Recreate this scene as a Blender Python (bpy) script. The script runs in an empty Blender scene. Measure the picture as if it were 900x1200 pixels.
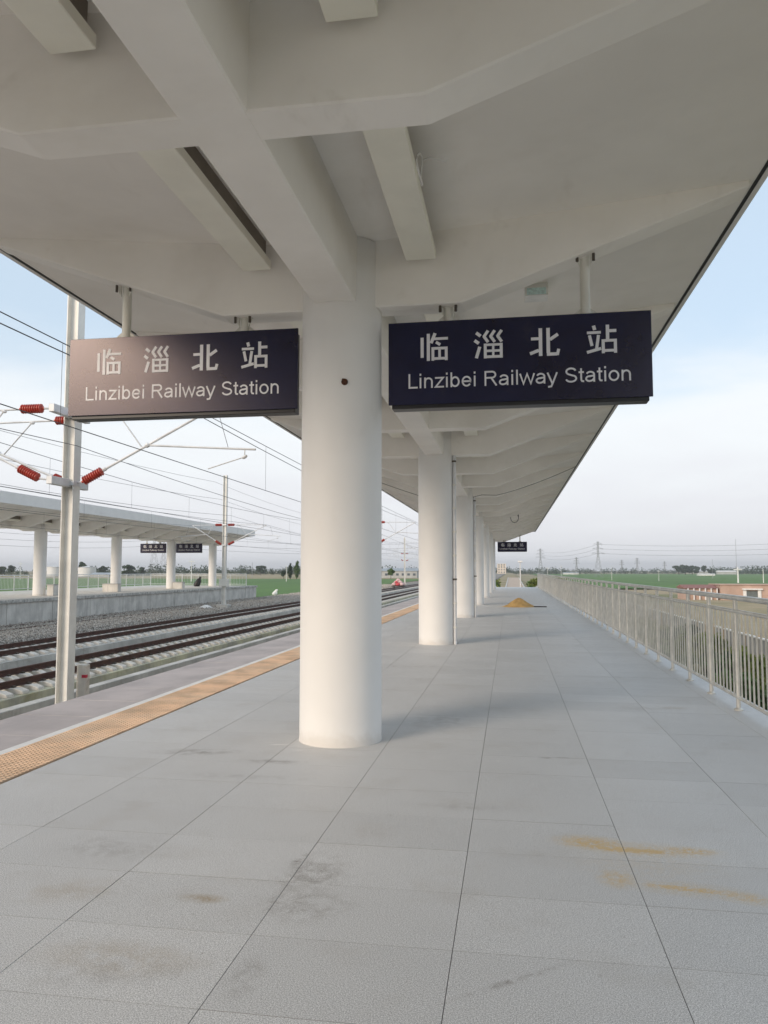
import bpy, bmesh, math, random
import numpy as np
from mathutils import Vector, Matrix, noise as mnoise

random.seed(7)
rng = np.random.default_rng(7)
SC = bpy.context.scene
COL = SC.collection
R = math.radians
PI = math.pi

# ------------------------------------------------------------------ camera
cd = bpy.data.cameras.new("camera")
cam = bpy.data.objects.new("camera", cd)
COL.objects.link(cam)
SC.camera = cam
YAW, PITCH = 9.249, 4.328
cam.location = (0, 0, 1.6)
cam.rotation_euler = (R(90 + PITCH), 0, R(YAW))
cd.sensor_fit = 'HORIZONTAL'
cd.sensor_width = 36.0
cd.lens = 905.9 / 900 * 36.0
cd.clip_start = 0.05
cd.clip_end = 12000

# ------------------------------------------------------------------ light
SUN_AZ = R(215)       # compass angle from +Y, clockwise seen from above (behind the camera, to the left)
SUN_EL = R(22)
SKY = 0.11
SUNL = 1.2
SC.view_settings.view_transform = 'Standard'
SC.view_settings.look = 'None'
SC.view_settings.exposure = 1.04
SC.view_settings.gamma = 1
SC.view_settings.use_curve_mapping = False

wd = bpy.data.worlds.new("World")
SC.world = wd
wd.use_nodes = True
nt = wd.node_tree
nt.nodes.clear()


def N(tree, typ, **kw):
    n = tree.nodes.new(typ)
    for k, v in kw.items():
        if k.startswith('i_'):
            n.inputs[k[2:]].default_value = v
        else:
            setattr(n, k, v)
    return n


def math_n(t, op, a, b=None, c=None, clamp=False):
    n = t.nodes.new('ShaderNodeMath')
    n.operation = op
    n.use_clamp = clamp
    for i, v in enumerate((a, b, c)):
        if v is None:
            continue
        if isinstance(v, (int, float)):
            n.inputs[i].default_value = v
        else:
            t.links.new(v, n.inputs[i])
    return n.outputs[0]


def mix_c(t, f, a, b, blend='MIX'):
    n = t.nodes.new('ShaderNodeMix')
    n.data_type = 'RGBA'
    n.blend_type = blend
    for sock, v in ((n.inputs[0], f), (n.inputs[6], a), (n.inputs[7], b)):
        if isinstance(v, (int, float)):
            sock.default_value = v
        elif isinstance(v, tuple):
            sock.default_value = (*v, 1) if len(v) == 3 else v
        else:
            t.links.new(v, sock)
    return n.outputs[2]


def map_r(t, v, a, b, c=0.0, d=1.0, smooth=True):
    n = t.nodes.new('ShaderNodeMapRange')
    n.interpolation_type = 'SMOOTHSTEP' if smooth else 'LINEAR'
    t.links.new(v, n.inputs[0])
    for i, x in enumerate((a, b, c, d)):
        n.inputs[1 + i].default_value = x
    return n.outputs[0]


def noise_n(t, vec, scale, detail=4, rough=0.55, dist=0.0):
    n = t.nodes.new('ShaderNodeTexNoise')
    n.inputs['Scale'].default_value = scale
    n.inputs['Detail'].default_value = detail
    n.inputs['Roughness'].default_value = rough
    n.inputs['Distortion'].default_value = dist
    if vec is not None:
        t.links.new(vec, n.inputs['Vector'])
    return n.outputs['Fac']


sky = N(nt, 'ShaderNodeTexSky', sky_type='NISHITA', sun_disc=False, sun_elevation=SUN_EL, sun_rotation=SUN_AZ,
        altitude=50, air_density=1.0, dust_density=2.0, ozone_density=1.2)
tc = N(nt, 'ShaderNodeTexCoord')
sep = N(nt, 'ShaderNodeSeparateXYZ')
nt.links.new(tc.outputs['Generated'], sep.inputs[0])
zc = sep.outputs['Z']
zden = math_n(nt, 'MAXIMUM', math_n(nt, 'ADD', zc, 0.10), 0.03)
comb = N(nt, 'ShaderNodeCombineXYZ')
nt.links.new(math_n(nt, 'DIVIDE', sep.outputs['X'], zden), comb.inputs[0])
nt.links.new(math_n(nt, 'DIVIDE', sep.outputs['Y'], zden), comb.inputs[1])
cl = noise_n(nt, comb.outputs[0], 0.9, 7, 0.56, 0.35)
el_n = math_n(nt, 'ADD', zc, math_n(nt, 'MULTIPLY', math_n(nt, 'SUBTRACT', cl, 0.5), 0.22))
veil = map_r(nt, el_n, 0.17, 0.29, 1.0, 0.0)
wisp = math_n(nt, 'MULTIPLY', map_r(nt, cl, 0.48, 0.72), 0.45)
cover = math_n(nt, 'MAXIMUM', veil, wisp)
low = map_r(nt, el_n, 0.03, 0.20, 1.0, 0.0)
VEIL = (4.5, 4.6, 4.65)
HAZEC = (4.05, 4.0, 4.15)
cloud_col = mix_c(nt, low, VEIL, HAZEC)
blue = mix_c(nt, 0.78, sky.outputs[0], (3.05, 3.65, 4.2))
# thin high cloud evens the sky out; the Nishita glow round the sun stays in the mix
full = mix_c(nt, math_n(nt, 'MULTIPLY', cover, 0.86), blue, cloud_col)
bg = N(nt, 'ShaderNodeBackground')
bg.inputs['Strength'].default_value = SKY
nt.links.new(full, bg.inputs['Color'])
wo = N(nt, 'ShaderNodeOutputWorld')
nt.links.new(bg.outputs[0], wo.inputs['Surface'])

sl = bpy.data.lights.new("sun", 'SUN')
sl.energy = SUNL
sl.angle = R(22)
sl.color = (1.0, 0.83, 0.66)
sun = bpy.data.objects.new("sun", sl)
COL.objects.link(sun)
sdir = Vector((math.sin(SUN_AZ) * math.cos(SUN_EL), math.cos(SUN_AZ) * math.cos(SUN_EL), math.sin(SUN_EL)))
sun.rotation_euler = sdir.to_track_quat('Z', 'Y').to_euler()
sun.location = (0, 0, 60)

# ------------------------------------------------------------------ helpers


class MB:
    def __init__(s):
        s.v = []
        s.f = []

    def add(s, vs, fs):
        o = len(s.v)
        s.v.extend([tuple(p) for p in vs])
        s.f.extend([tuple(i + o for i in f) for f in fs])
        return s

    def box(s, x0, x1, y0, y1, z0, z1):
        vs = [(x0, y0, z0), (x1, y0, z0), (x1, y1, z0), (x0, y1, z0), (x0, y0, z1), (x1, y0, z1), (x1, y1, z1), (x0, y1, z1)]
        return s.add(vs, [(3, 2, 1, 0), (4, 5, 6, 7), (0, 1, 5, 4), (1, 2, 6, 5), (2, 3, 7, 6), (3, 0, 4, 7)])

    def tube(s, a, b, r, n=8, r2=None, caps=True):
        a, b = Vector(a), Vector(b)
        d = (b - a).normalized()
        u = d.cross(Vector((0, 0, 1)) if abs(d.z) < 0.95 else Vector((0, 1, 0))).normalized()
        w = d.cross(u)
        r2 = r if r2 is None else r2
        vs = []
        for k in range(n):
            t = 2 * PI * k / n
            o = u * math.cos(t) + w * math.sin(t)
            vs.append(a + o * r)
            vs.append(b + o * r2)
        fs = [(2 * k, 2 * ((k + 1) % n), 2 * ((k + 1) % n) + 1, 2 * k + 1) for k in range(n)]
        if caps:
            fs.append(tuple(2 * k for k in range(n))[::-1])
            fs.append(tuple(2 * k + 1 for k in range(n)))
        return s.add(vs, fs)

    def path(s, pts, r, n=6):
        """one continuous tube along a polyline"""
        pts = [Vector(p) for p in pts]
        vs = []
        for i, p in enumerate(pts):
            d = (pts[min(i + 1, len(pts) - 1)] - pts[max(i - 1, 0)]).normalized()
            u = d.cross(Vector((0, 0, 1)) if abs(d.z) < 0.95 else Vector((0, 1, 0))).normalized()
            w = d.cross(u)
            for k in range(n):
                t = 2 * PI * k / n
                vs.append(p + (u * math.cos(t) + w * math.sin(t)) * r)
        fs = []
        for i in range(len(pts) - 1):
            for k in range(n):
                k2 = (k + 1) % n
                fs.append((i * n + k, i * n + k2, (i + 1) * n + k2, (i + 1) * n + k))
        fs.append(tuple(range(n))[::-1])
        fs.append(tuple((len(pts) - 1) * n + k for k in range(n)))
        return s.add(vs, fs)

    def lathe(s, a, b, prof, n=12):
        """prof: list of (t along a-b in 0..1, radius)"""
        a, b = Vector(a), Vector(b)
        d = (b - a)
        dn = d.normalized()
        u = dn.cross(Vector((0, 0, 1)) if abs(dn.z) < 0.95 else Vector((0, 1, 0))).normalized()
        w = dn.cross(u)
        vs = []
        for t, r in prof:
            for k in range(n):
                an = 2 * PI * k / n
                vs.append(a + d * t + (u * math.cos(an) + w * math.sin(an)) * r)
        m = len(prof)
        fs = [(i * n + k, i * n + (k + 1) % n, (i + 1) * n + (k + 1) % n, (i + 1) * n + k) for i in range(m - 1) for k in range(n)]
        fs.append(tuple(range(n))[::-1])
        fs.append(tuple((m - 1) * n + k for k in range(n)))
        return s.add(vs, fs)

    def prism_y(s, poly, y0, y1):
        """poly in (x,z), extruded along y"""
        n = len(poly)
        vs = [(x, y0, z) for x, z in poly] + [(x, y1, z) for x, z in poly]
        fs = [(k, (k + 1) % n, n + (k + 1) % n, n + k) for k in range(n)]
        fs.append(tuple(range(n))[::-1])
        fs.append(tuple(range(n, 2 * n)))
        return s.add(vs, fs)

    def prism_x(s, poly, x0, x1):
        n = len(poly)
        vs = [(x0, y, z) for y, z in poly] + [(x1, y, z) for y, z in poly]
        fs = [(k, (k + 1) % n, n + (k + 1) % n, n + k) for k in range(n)]
        fs.append(tuple(range(n))[::-1])
        fs.append(tuple(range(n, 2 * n)))
        return s.add(vs, fs)

    def mesh(s, name, m, org=(0, 0, 0), bevel=0, smooth=False, seg=1):
        me = bpy.data.meshes.new(name)
        ox, oy, oz = org
        me.from_pydata([(x - ox, y - oy, z - oz) for x, y, z in s.v], [], s.f)
        bm = bmesh.new()
        bm.from_mesh(me)
        bmesh.ops.recalc_face_normals(bm, faces=bm.faces)
        if bevel:
            es = [e for e in bm.edges if len(e.link_faces) == 2 and e.calc_face_angle(0) > 0.3]
            bmesh.ops.bevel(bm, geom=es, offset=bevel, segments=seg, affect='EDGES', clamp_overlap=True)
        if smooth:
            for f in bm.faces:
                f.smooth = True
        bm.to_mesh(me)
        bm.free()
        if smooth:
            try:
                me.set_sharp_from_angle(angle=R(40))
            except Exception:
                pass
        if m:
            me.materials.append(m)
        return me

    def build(s, name, m, parent=None, bevel=0, smooth=False, seg=1, org=None):
        o_ = ORG.get(parent.name, (0, 0, 0)) if parent else (org or (0, 0, 0))
        ob = bpy.data.objects.new(name, s.mesh(name, m, o_, bevel, smooth, seg))
        COL.objects.link(ob)
        if parent:
            ob.parent = parent
            ORG[ob.name] = o_
        elif org:
            ob.location = org
            ORG[ob.name] = tuple(org)
        return ob


ORG = {}


def tag(o, label=None, cat=None, group=None, kind=None):
    if label:
        o['label'] = label
    if cat:
        o['category'] = cat
    if group:
        o['group'] = group
    if kind:
        o['kind'] = kind
    return o


def thing(name, label, cat, loc=(0, 0, 0), group=None):
    o = bpy.data.objects.new(name, None)
    o.empty_display_size = 0.2
    COL.objects.link(o)
    o.location = loc
    ORG[o.name] = tuple(loc)
    return tag(o, label, cat, group)


def inst(name, me, loc, parent=None, rotz=0, scale=None):
    """an object that shares the mesh me; loc in world coordinates"""
    o = bpy.data.objects.new(name, me)
    COL.objects.link(o)
    if parent:
        po = ORG.get(parent.name, (0, 0, 0))
        o.parent = parent
        o.location = (loc[0] - po[0], loc[1] - po[1], loc[2] - po[2])
        ORG[o.name] = tuple(loc)
    else:
        o.location = loc
    if rotz:
        o.rotation_euler = (0, 0, rotz)
    if scale:
        o.scale = scale
    return o


def dup(root, loc, rotz=None, label=None, scale=None):
    r = root.copy()
    COL.objects.link(r)
    r.location = loc
    ORG[r.name] = tuple(loc)
    if rotz is not None:
        r.rotation_euler = (0, 0, rotz)
    if scale is not None:
        r.scale = (scale,) * 3
    if label:
        r['label'] = label
    for ch in list(root.children):
        c = ch.copy()
        COL.objects.link(c)
        c.parent = r
        for g in list(ch.children):
            d = g.copy()
            COL.objects.link(d)
            d.parent = c
    return r


# ------------------------------------------------------------------ materials
def mat(name, col, rough=0.6, metal=0.0, var=0.12, scale=3.0, detail=5, bump=0.0, bscale=40.0, spec=0.5, coord='pos',
        col2=None, streak=0.0):
    m = bpy.data.materials.new(name)
    m.use_nodes = True
    t = m.node_tree
    t.nodes.clear()
    out = t.nodes.new('ShaderNodeOutputMaterial')
    b = t.nodes.new('ShaderNodeBsdfPrincipled')
    t.links.new(b.outputs[0], out.inputs[0])
    b.inputs['Roughness'].default_value = rough
    b.inputs['Metallic'].default_value = metal
    b.inputs['Specular IOR Level'].default_value = spec
    if coord == 'pos':
        vec = t.nodes.new('ShaderNodeNewGeometry').outputs['Position']
    else:
        vec = t.nodes.new('ShaderNodeTexCoord').outputs['Object']
    nz = noise_n(t, vec, scale, detail, 0.6)
    c1 = tuple(max(0, c * (1 - var)) for c in col)
    c2 = tuple(min(1, c * (1 + var)) for c in (col2 or col))
    colo = mix_c(t, map_r(t, nz, 0.3, 0.7), c1, c2)
    if streak:
        mp = t.nodes.new('ShaderNodeMapping')
        mp.inputs['Scale'].default_value = (6, 6, 0.35)
        t.links.new(vec, mp.inputs[0])
        sn = noise_n(t, mp.outputs[0], 1.0, 5, 0.65)
        colo = mix_c(t, math_n(t, 'MULTIPLY', map_r(t, sn, 0.48, 0.75), streak), colo, tuple(c * 0.45 for c in col))
    t.links.new(colo, b.inputs['Base Color'])
    if bump:
        bn = t.nodes.new('ShaderNodeBump')
        bn.inputs['Strength'].default_value = bump
        bn.inputs['Distance'].default_value = 0.01
        t.links.new(noise_n(t, vec, bscale, 4, 0.6), bn.inputs['Height'])
        t.links.new(bn.outputs[0], b.inputs['Normal'])
    m['bsdf'] = b.name
    return m


def spot_mask(t, pos, spots, nscale=5.0, lo=0.35, hi=0.75):
    """soft elliptical stains and painted shadow at world positions, broken up by noise. spots: (x, y, rx, ry, angle, strength)"""
    total = None
    nz = map_r(t, noise_n(t, pos, nscale, 6, 0.65, 0.4), lo, hi)
    for x, y, rx, ry, a, s in spots:
        mp = t.nodes.new('ShaderNodeMapping')
        mp.vector_type = 'TEXTURE'
        mp.inputs['Location'].default_value = (x, y, 0)
        mp.inputs['Rotation'].default_value = (0, 0, R(a))
        mp.inputs['Scale'].default_value = (rx, ry, 10)
        t.links.new(pos, mp.inputs[0])
        ln = t.nodes.new('ShaderNodeVectorMath')
        ln.operation = 'LENGTH'
        t.links.new(mp.outputs[0], ln.inputs[0])
        k = math_n(t, 'MULTIPLY', map_r(t, ln.outputs['Value'], 0.1, 1.0, 1.0, 0.0), s)
        total = k if total is None else math_n(t, 'MAXIMUM', total, k)
    fine = map_r(t, noise_n(t, pos, 85, 3, 0.7), 0.34, 0.60, 0.35, 1.0)
    return math_n(t, 'MULTIPLY', math_n(t, 'MULTIPLY', total, nz), fine)


def granite():
    m = bpy.data.materials.new('grey_granite')
    m.use_nodes = True
    t = m.node_tree
    b = t.nodes['Principled BSDF']
    pos = t.nodes.new('ShaderNodeNewGeometry').outputs['Position']
    rnd = t.nodes.new('ShaderNodeObjectInfo').outputs['Random']
    sp = noise_n(t, pos, 190, 3, 0.8)
    c = mix_c(t, map_r(t, sp, 0.36, 0.64), (0.29, 0.29, 0.289), (0.80, 0.797, 0.79))
    vo = t.nodes.new('ShaderNodeTexVoronoi')
    vo.inputs['Scale'].default_value = 95
    t.links.new(pos, vo.inputs['Vector'])
    dk = math_n(t, 'MULTIPLY', map_r(t, vo.outputs['Distance'], 0.0, 0.22, 1.0, 0.0), 0.5)
    c = mix_c(t, dk, c, (0.14, 0.14, 0.15))
    tone = math_n(t, 'ADD', math_n(t, 'MULTIPLY', rnd, 0.09), 0.95)
    big = math_n(t, 'ADD', math_n(t, 'MULTIPLY', noise_n(t, pos, 0.9, 5, 0.6), 0.16), 0.92)
    tone = math_n(t, 'MULTIPLY', tone, big)
    hsv = t.nodes.new('ShaderNodeHueSaturation')
    t.links.new(tone, hsv.inputs['Value'])
    t.links.new(c, hsv.inputs['Color'])
    c = hsv.outputs[0]
    # dusty warm dirt film
    c = mix_c(t, math_n(t, 'MULTIPLY', map_r(t, noise_n(t, pos, 1.7, 6, 0.65), 0.5, 0.78), 0.28), c, (0.36, 0.32, 0.27))
    grime_and_shadow = [(-2.75, 6.62, .55, .16, 8, .9), (-1.98, 6.40, .40, .10, 0, .8), (-1.05, 4.10, .26, .40, 0, .75), (-1.0, 3.72, .34, .26, 0, .7),
             (-1.05, 3.05, .10, .22, 0, .6), (-0.72, 8.4, .55, .5, 0, .45), (-1.17, 4.28, .05, .15, -10, 1.2), (-2.3, 4.3, .5, .3, 0, .4),  # near-round spot behind the nearest column is its cast shadow, painted in
             (0.28, 6.9, .08, .05, 0, 1.0), (0.42, 6.92, .09, .04, 0, .9), (-2.1, 5.9, .8, .12, 0, .35), (-1.6, 3.0, .5, .16, 10, .35),
             (0.0, 3.2, .45, .03, 38, .7), (-1.6, 13.0, 1.2, .4, 0, .5), (1.6, 9.5, .6, .2, 0, .35), (-0.3, 5.4, .6, .12, 0, .35),
             (1.9, 17, .9, .7, 0, .3), (0.2, 24, 1.2, .5, 0, .35), (1.4, 12.2, .7, .15, 0, .3)]
    c = mix_c(t, math_n(t, 'MULTIPLY', spot_mask(t, pos, grime_and_shadow, 11.0, 0.36, 0.66), 0.95, None, True), c, (0.17, 0.145, 0.125))
    specks = math_n(t, 'MULTIPLY', map_r(t, noise_n(t, pos, 26, 3, 0.6), 0.66, 0.74), map_r(t, noise_n(t, pos, 0.8, 4, 0.6), 0.45, 0.62))
    c = mix_c(t, math_n(t, 'MULTIPLY', specks, 0.55), c, (0.20, 0.18, 0.16))
    brown = [(-1.5, 3.72, .17, .07, 0, .9), (-1.62, 3.12, .5, .2, 0, .5), (-2.2, 3.7, .4, .2, 20, .4), (1.85, 9.6, .25, .12, 0, .5)]
    c = mix_c(t, spot_mask(t, pos, brown, 6.0, 0.3, 0.6), c, (0.32, 0.24, 0.14))
    sand = [(0.46, 4.82, .30, .17, -8, .9), (0.66, 4.74, .40, .075, -3, 1.5), (0.72, 4.75, .55, .18, -2, .45), (0.98, 4.77, .26, .10, 0, .8), (0.53, 4.30, .14, .18, 0, .6),
            (0.86, 4.22, .34, .055, -6, 1.0), (0.86, 4.22, .45, .14, -6, .35), (1.10, 4.16, .24, .11, -18, .6), (0.72, 4.52, .6, .35, 0, .16), (0.35, 34.9, 1.3, 1.0, 0, 1.0)]
    c = mix_c(t, math_n(t, 'MINIMUM', math_n(t, 'MULTIPLY', spot_mask(t, pos, sand, 24.0, 0.26, 0.62), 1.45), 0.9), c, (0.58, 0.40, 0.16))
    splash = [(-2.12, 7.02, .14, .03, 10, 1), (-2.25, 7.10, .06, .02, 0, 1), (-1.2, 6.9, .05, .02, 0, .9), (-1.9, 6.83, .10, .02, 0, .7), (-0.12, 6.72, .03, .02, 0, 1)]
    c = mix_c(t, math_n(t, 'MINIMUM', math_n(t, 'MULTIPLY', spot_mask(t, pos, splash, 30.0, 0.35, 0.6), 1.3), 0.9), c, (0.74, 0.73, 0.71))
    t.links.new(c, b.inputs['Base Color'])
    t.links.new(math_n(t, 'ADD', math_n(t, 'MULTIPLY', noise_n(t, pos, 6, 4), 0.25), 0.42), b.inputs['Roughness'])
    bn = t.nodes.new('ShaderNodeBump')
    bn.inputs['Strength'].default_value = 0.12
    bn.inputs['Distance'].default_value = 0.004
    t.links.new(sp, bn.inputs['Height'])
    t.links.new(bn.outputs[0], b.inputs['Normal'])
    return m


M = {}
M['granite'] = granite()
M['grout'] = mat('dark_grout', (0.07, 0.07, 0.07), 0.9)
M['joint'] = mat('grey_joint', (0.26, 0.255, 0.25), 0.9)
M['pink'] = mat('pinkish_granite', (0.46, 0.405, 0.39), 0.55, var=0.16, scale=1.1, detail=8, bump=0.08, bscale=160)
M['tactile'] = mat('ochre_tactile_paving', (0.72, 0.50, 0.335), 0.75, var=0.2, scale=2.2, bump=0.1, bscale=120)
M['white_line'] = mat('white_stone', (0.78, 0.77, 0.75), 0.6, var=0.08, scale=2)
M['paint'] = mat('white_canopy_paint', (0.87, 0.845, 0.80), 0.75, var=0.045, scale=0.7, bump=0.03, bscale=60)
M['paint_col'] = mat('white_column_paint', (0.775, 0.765, 0.745), 0.62, var=0.03, scale=1.4, bump=0.03, bscale=30)
M['trough'] = mat('cream_trough_paint', (0.84, 0.825, 0.73), 0.6, var=0.04, scale=2)
M['gap_shade'] = mat('brown_painted_gap_shade', (0.20, 0.175, 0.145), 0.9)  # shade of the gap above the trough, painted as brown
M['trim_dark'] = mat('dark_drip_edge', (0.03, 0.03, 0.03), 0.6)
M['flash'] = mat('grey_flashing', (0.42, 0.42, 0.42), 0.45, 0.3)
M['steel'] = mat('stainless_steel', (0.65, 0.625, 0.57), 0.36, 0.55, var=0.14, scale=5)
M['galv'] = mat('galvanised_steel', (0.64, 0.65, 0.66), 0.5, 0.15, var=0.12, scale=2.5, streak=0.12)
M['mast'] = mat('cream_mast_paint', (0.70, 0.69, 0.65), 0.5, 0.05, var=0.08, scale=2.5, streak=0.12)
M['navy'] = mat('glossy_navy_panel', (0.004, 0.008, 0.034), 0.25, 0.0, var=0.25, scale=2.0, spec=0.5)
_b = M['navy'].node_tree.nodes[M['navy']['bsdf']]
_b.inputs['Specular Tint'].default_value = (1.0, 0.86, 0.85, 1)  # warmth of the reflected sky put into the specular tint
M['signbox'] = mat('black_sign_box', (0.012, 0.012, 0.013), 0.4)
M['letter'] = mat('white_lettering', (0.72, 0.72, 0.745), 0.5, var=0.05)
M['hanger'] = mat('cream_hanger_paint', (0.68, 0.67, 0.61), 0.5, var=0.05)
M['bolt'] = mat('dark_bolt_steel', (0.09, 0.075, 0.06), 0.6, 0.4)
M['insul'] = mat('red_brown_insulator', (0.42, 0.055, 0.035), 0.4, var=0.18, scale=9)
M['wire'] = mat('weathered_wire', (0.10, 0.10, 0.105), 0.6, 0.4)
M['cable'] = mat('black_cable', (0.03, 0.03, 0.03), 0.6)
M['rail'] = mat('rust_brown_rail', (0.075, 0.033, 0.024), 0.7, 0.1, var=0.3, scale=3)
M['sleeper'] = mat('pale_concrete_sleeper', (0.62, 0.58, 0.52), 0.8, var=0.12, scale=2.5)
M['slab'] = mat('grey_track_concrete', (0.50, 0.485, 0.45), 0.85, var=0.2, scale=0.7, detail=8, streak=0.35)
M['slab_moss'] = mat('stained_track_concrete', (0.41, 0.395, 0.34), 0.85, var=0.22, scale=0.8, detail=8, streak=0.4, col2=(0.46, 0.44, 0.30))
M['concrete'] = mat('grey_concrete', (0.60, 0.58, 0.54), 0.85, var=0.16, scale=1.2, detail=8, streak=0.35, bump=0.05)
M['concrete_edge'] = mat('weathered_coping', (0.46, 0.45, 0.42), 0.85, var=0.4, scale=4, detail=8, streak=0.5)
M['ballast_bed'] = mat('ballast_bed', (0.225, 0.205, 0.18), 0.95, var=0.65, scale=14, detail=6, bump=0.8, bscale=14)
M['stone'] = mat('ballast_stone', (0.37, 0.335, 0.295), 0.9, var=0.75, scale=13)
M['sand'] = mat('yellow_sand', (0.46, 0.29, 0.11), 0.95, var=0.2, scale=5, bump=0.4, bscale=60)
M['sandtop'] = mat('dry_pale_sand', (0.55, 0.44, 0.28), 0.95)
M['dark'] = mat('dark_board', (0.035, 0.033, 0.03), 0.7)
M['teal'] = mat('pale_teal_panel', (0.60, 0.78, 0.77), 0.4, var=0.2, scale=30)
M['box_white'] = mat('white_plastic', (0.80, 0.80, 0.77), 0.5)
M['rust'] = mat('rust_hole', (0.075, 0.03, 0.015), 0.9, var=0.6, scale=80)
M['trunk'] = mat('bark', (0.09, 0.07, 0.05), 0.9)
M['leaf'] = mat('dark_green_leaves', (0.028, 0.055, 0.022), 0.75, var=0.5, scale=0.35)
M['leaf2'] = mat('mid_green_leaves', (0.075, 0.13, 0.03), 0.75, var=0.45, scale=0.5)
M['leaf3'] = mat('yellow_green_leaves', (0.14, 0.175, 0.035), 0.75, var=0.4, scale=0.9)
M['grass'] = mat('verge_grass', (0.19, 0.195, 0.06), 0.9, var=0.45, scale=1.2)
M['tank'] = mat('white_tank_paint', (0.66, 0.66, 0.65), 0.5, var=0.06, scale=0.2)
M['shed'] = mat('grey_blue_roof_sheet', (0.30, 0.33, 0.36), 0.6, var=0.1, scale=0.2)
M['wallgrey'] = mat('grey_render', (0.42, 0.42, 0.41), 0.8, var=0.1, scale=0.3)
M['pinkwall'] = mat('salmon_pink_render', (0.49, 0.345, 0.275), 0.85, var=0.12, scale=0.4, detail=7)
M['redroof'] = mat('dull_red_roof', (0.26, 0.12, 0.10), 0.8)
M['cream_wall'] = mat('cream_render', (0.66, 0.58, 0.49), 0.8, var=0.05)
M['window'] = mat('dark_window', (0.09, 0.11, 0.13), 0.2)
M['doorgrey'] = mat('grey_steel_gate', (0.13, 0.15, 0.15), 0.5)
M['white'] = mat('white_render', (0.75, 0.74, 0.72), 0.7)
M['pylon'] = mat('pylon_lattice', (0.33, 0.34, 0.35), 0.6, 0.3)
M['fencegrey'] = mat('grey_fence_panel', (0.36, 0.355, 0.345), 0.85, var=0.14, scale=0.9)
M['fencepost'] = mat('tan_fence_post', (0.42, 0.34, 0.24), 0.85, var=0.14, scale=1.5)
M['path'] = mat('tan_path_paving', (0.46, 0.36, 0.28), 0.85, var=0.12, scale=0.5)
M['kerb'] = mat('pale_kerb', (0.58, 0.56, 0.53), 0.8, var=0.1)
M['redmark'] = mat('red_mark', (0.50, 0.03, 0.06), 0.6)
M['sackpink'] = mat('pale_pink_sack', (0.60, 0.42, 0.40), 0.8, var=0.2, scale=3)
M['sackred'] = mat('red_sheet', (0.55, 0.08, 0.09), 0.7)
M['black'] = mat('black_plastic', (0.015, 0.015, 0.016), 0.5)


def ground_mat():
    m = bpy.data.materials.new('soil_and_grass')
    m.use_nodes = True
    t = m.node_tree
    b = t.nodes['Principled BSDF']
    pos = t.nodes.new('ShaderNodeNewGeometry').outputs['Position']
    a = noise_n(t, pos, 0.03, 6, 0.6)
    f = noise_n(t, pos, 0.6, 6, 0.7)
    c = mix_c(t, map_r(t, a, 0.46, 0.64), (0.36, 0.28, 0.175), (0.12, 0.14, 0.045))
    c = mix_c(t, math_n(t, 'MULTIPLY', map_r(t, f, 0.35, 0.7), 0.55), c, (0.22, 0.185, 0.09))
    t.links.new(c, b.inputs['Base Color'])
    b.inputs['Roughness'].default_value = 0.95
    return m


def crop_mat(name, c1, c2, ang):
    m = bpy.data.materials.new(name)
    m.use_nodes = True
    t = m.node_tree
    b = t.nodes['Principled BSDF']
    pos = t.nodes.new('ShaderNodeNewGeometry').outputs['Position']
    mp = t.nodes.new('ShaderNodeMapping')
    mp.inputs['Rotation'].default_value = (0, 0, R(ang))
    mp.inputs['Scale'].default_value = (0.5, 0.012, 1)
    t.links.new(pos, mp.inputs[0])
    rows = noise_n(t, mp.outputs[0], 1.0, 4, 0.6)
    big = noise_n(t, pos, 0.02, 5, 0.6)
    fine = noise_n(t, pos, 0.8, 4, 0.7)
    f = math_n(t, 'ADD', math_n(t, 'MULTIPLY', rows, 0.4), math_n(t, 'MULTIPLY', math_n(t, 'ADD', big, fine), 0.3))
    t.links.new(mix_c(t, map_r(t, f, 0.38, 0.62), c1, c2), b.inputs['Base Color'])
    b.inputs['Roughness'].default_value = 0.9
    return m


def weather(key, dirt, amount, scale, lo, hi, zfade=None, squash=(1, 1, 1)):
    """patchy dirt over an existing material; zfade = (height, strength): splash dirt above the floor"""
    m = M[key]
    t = m.node_tree
    b = t.nodes[m['bsdf']]
    src = b.inputs['Base Color'].links[0].from_socket
    pos = t.nodes.new('ShaderNodeNewGeometry').outputs['Position']
    mp = t.nodes.new('ShaderNodeMapping')
    mp.inputs['Scale'].default_value = squash
    t.links.new(pos, mp.inputs[0])
    f = math_n(t, 'MULTIPLY', map_r(t, noise_n(t, mp.outputs[0], scale, 7, 0.65, 0.3), lo, hi), amount)
    if zfade:
        sp_ = t.nodes.new('ShaderNodeSeparateXYZ')
        t.links.new(pos, sp_.inputs[0])
        zz_ = math_n(t, 'ADD', sp_.outputs['Z'], math_n(t, 'MULTIPLY', math_n(t, 'SUBTRACT', noise_n(t, pos, 9, 5, 0.7), 0.5), zfade[0] * 1.6))
        f = math_n(t, 'MAXIMUM', f, math_n(t, 'MULTIPLY', map_r(t, zz_, 0.0, zfade[0], 1.0, 0.0), zfade[1]))
    t.links.new(mix_c(t, f, src, dirt), b.inputs['Base Color'])


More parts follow.
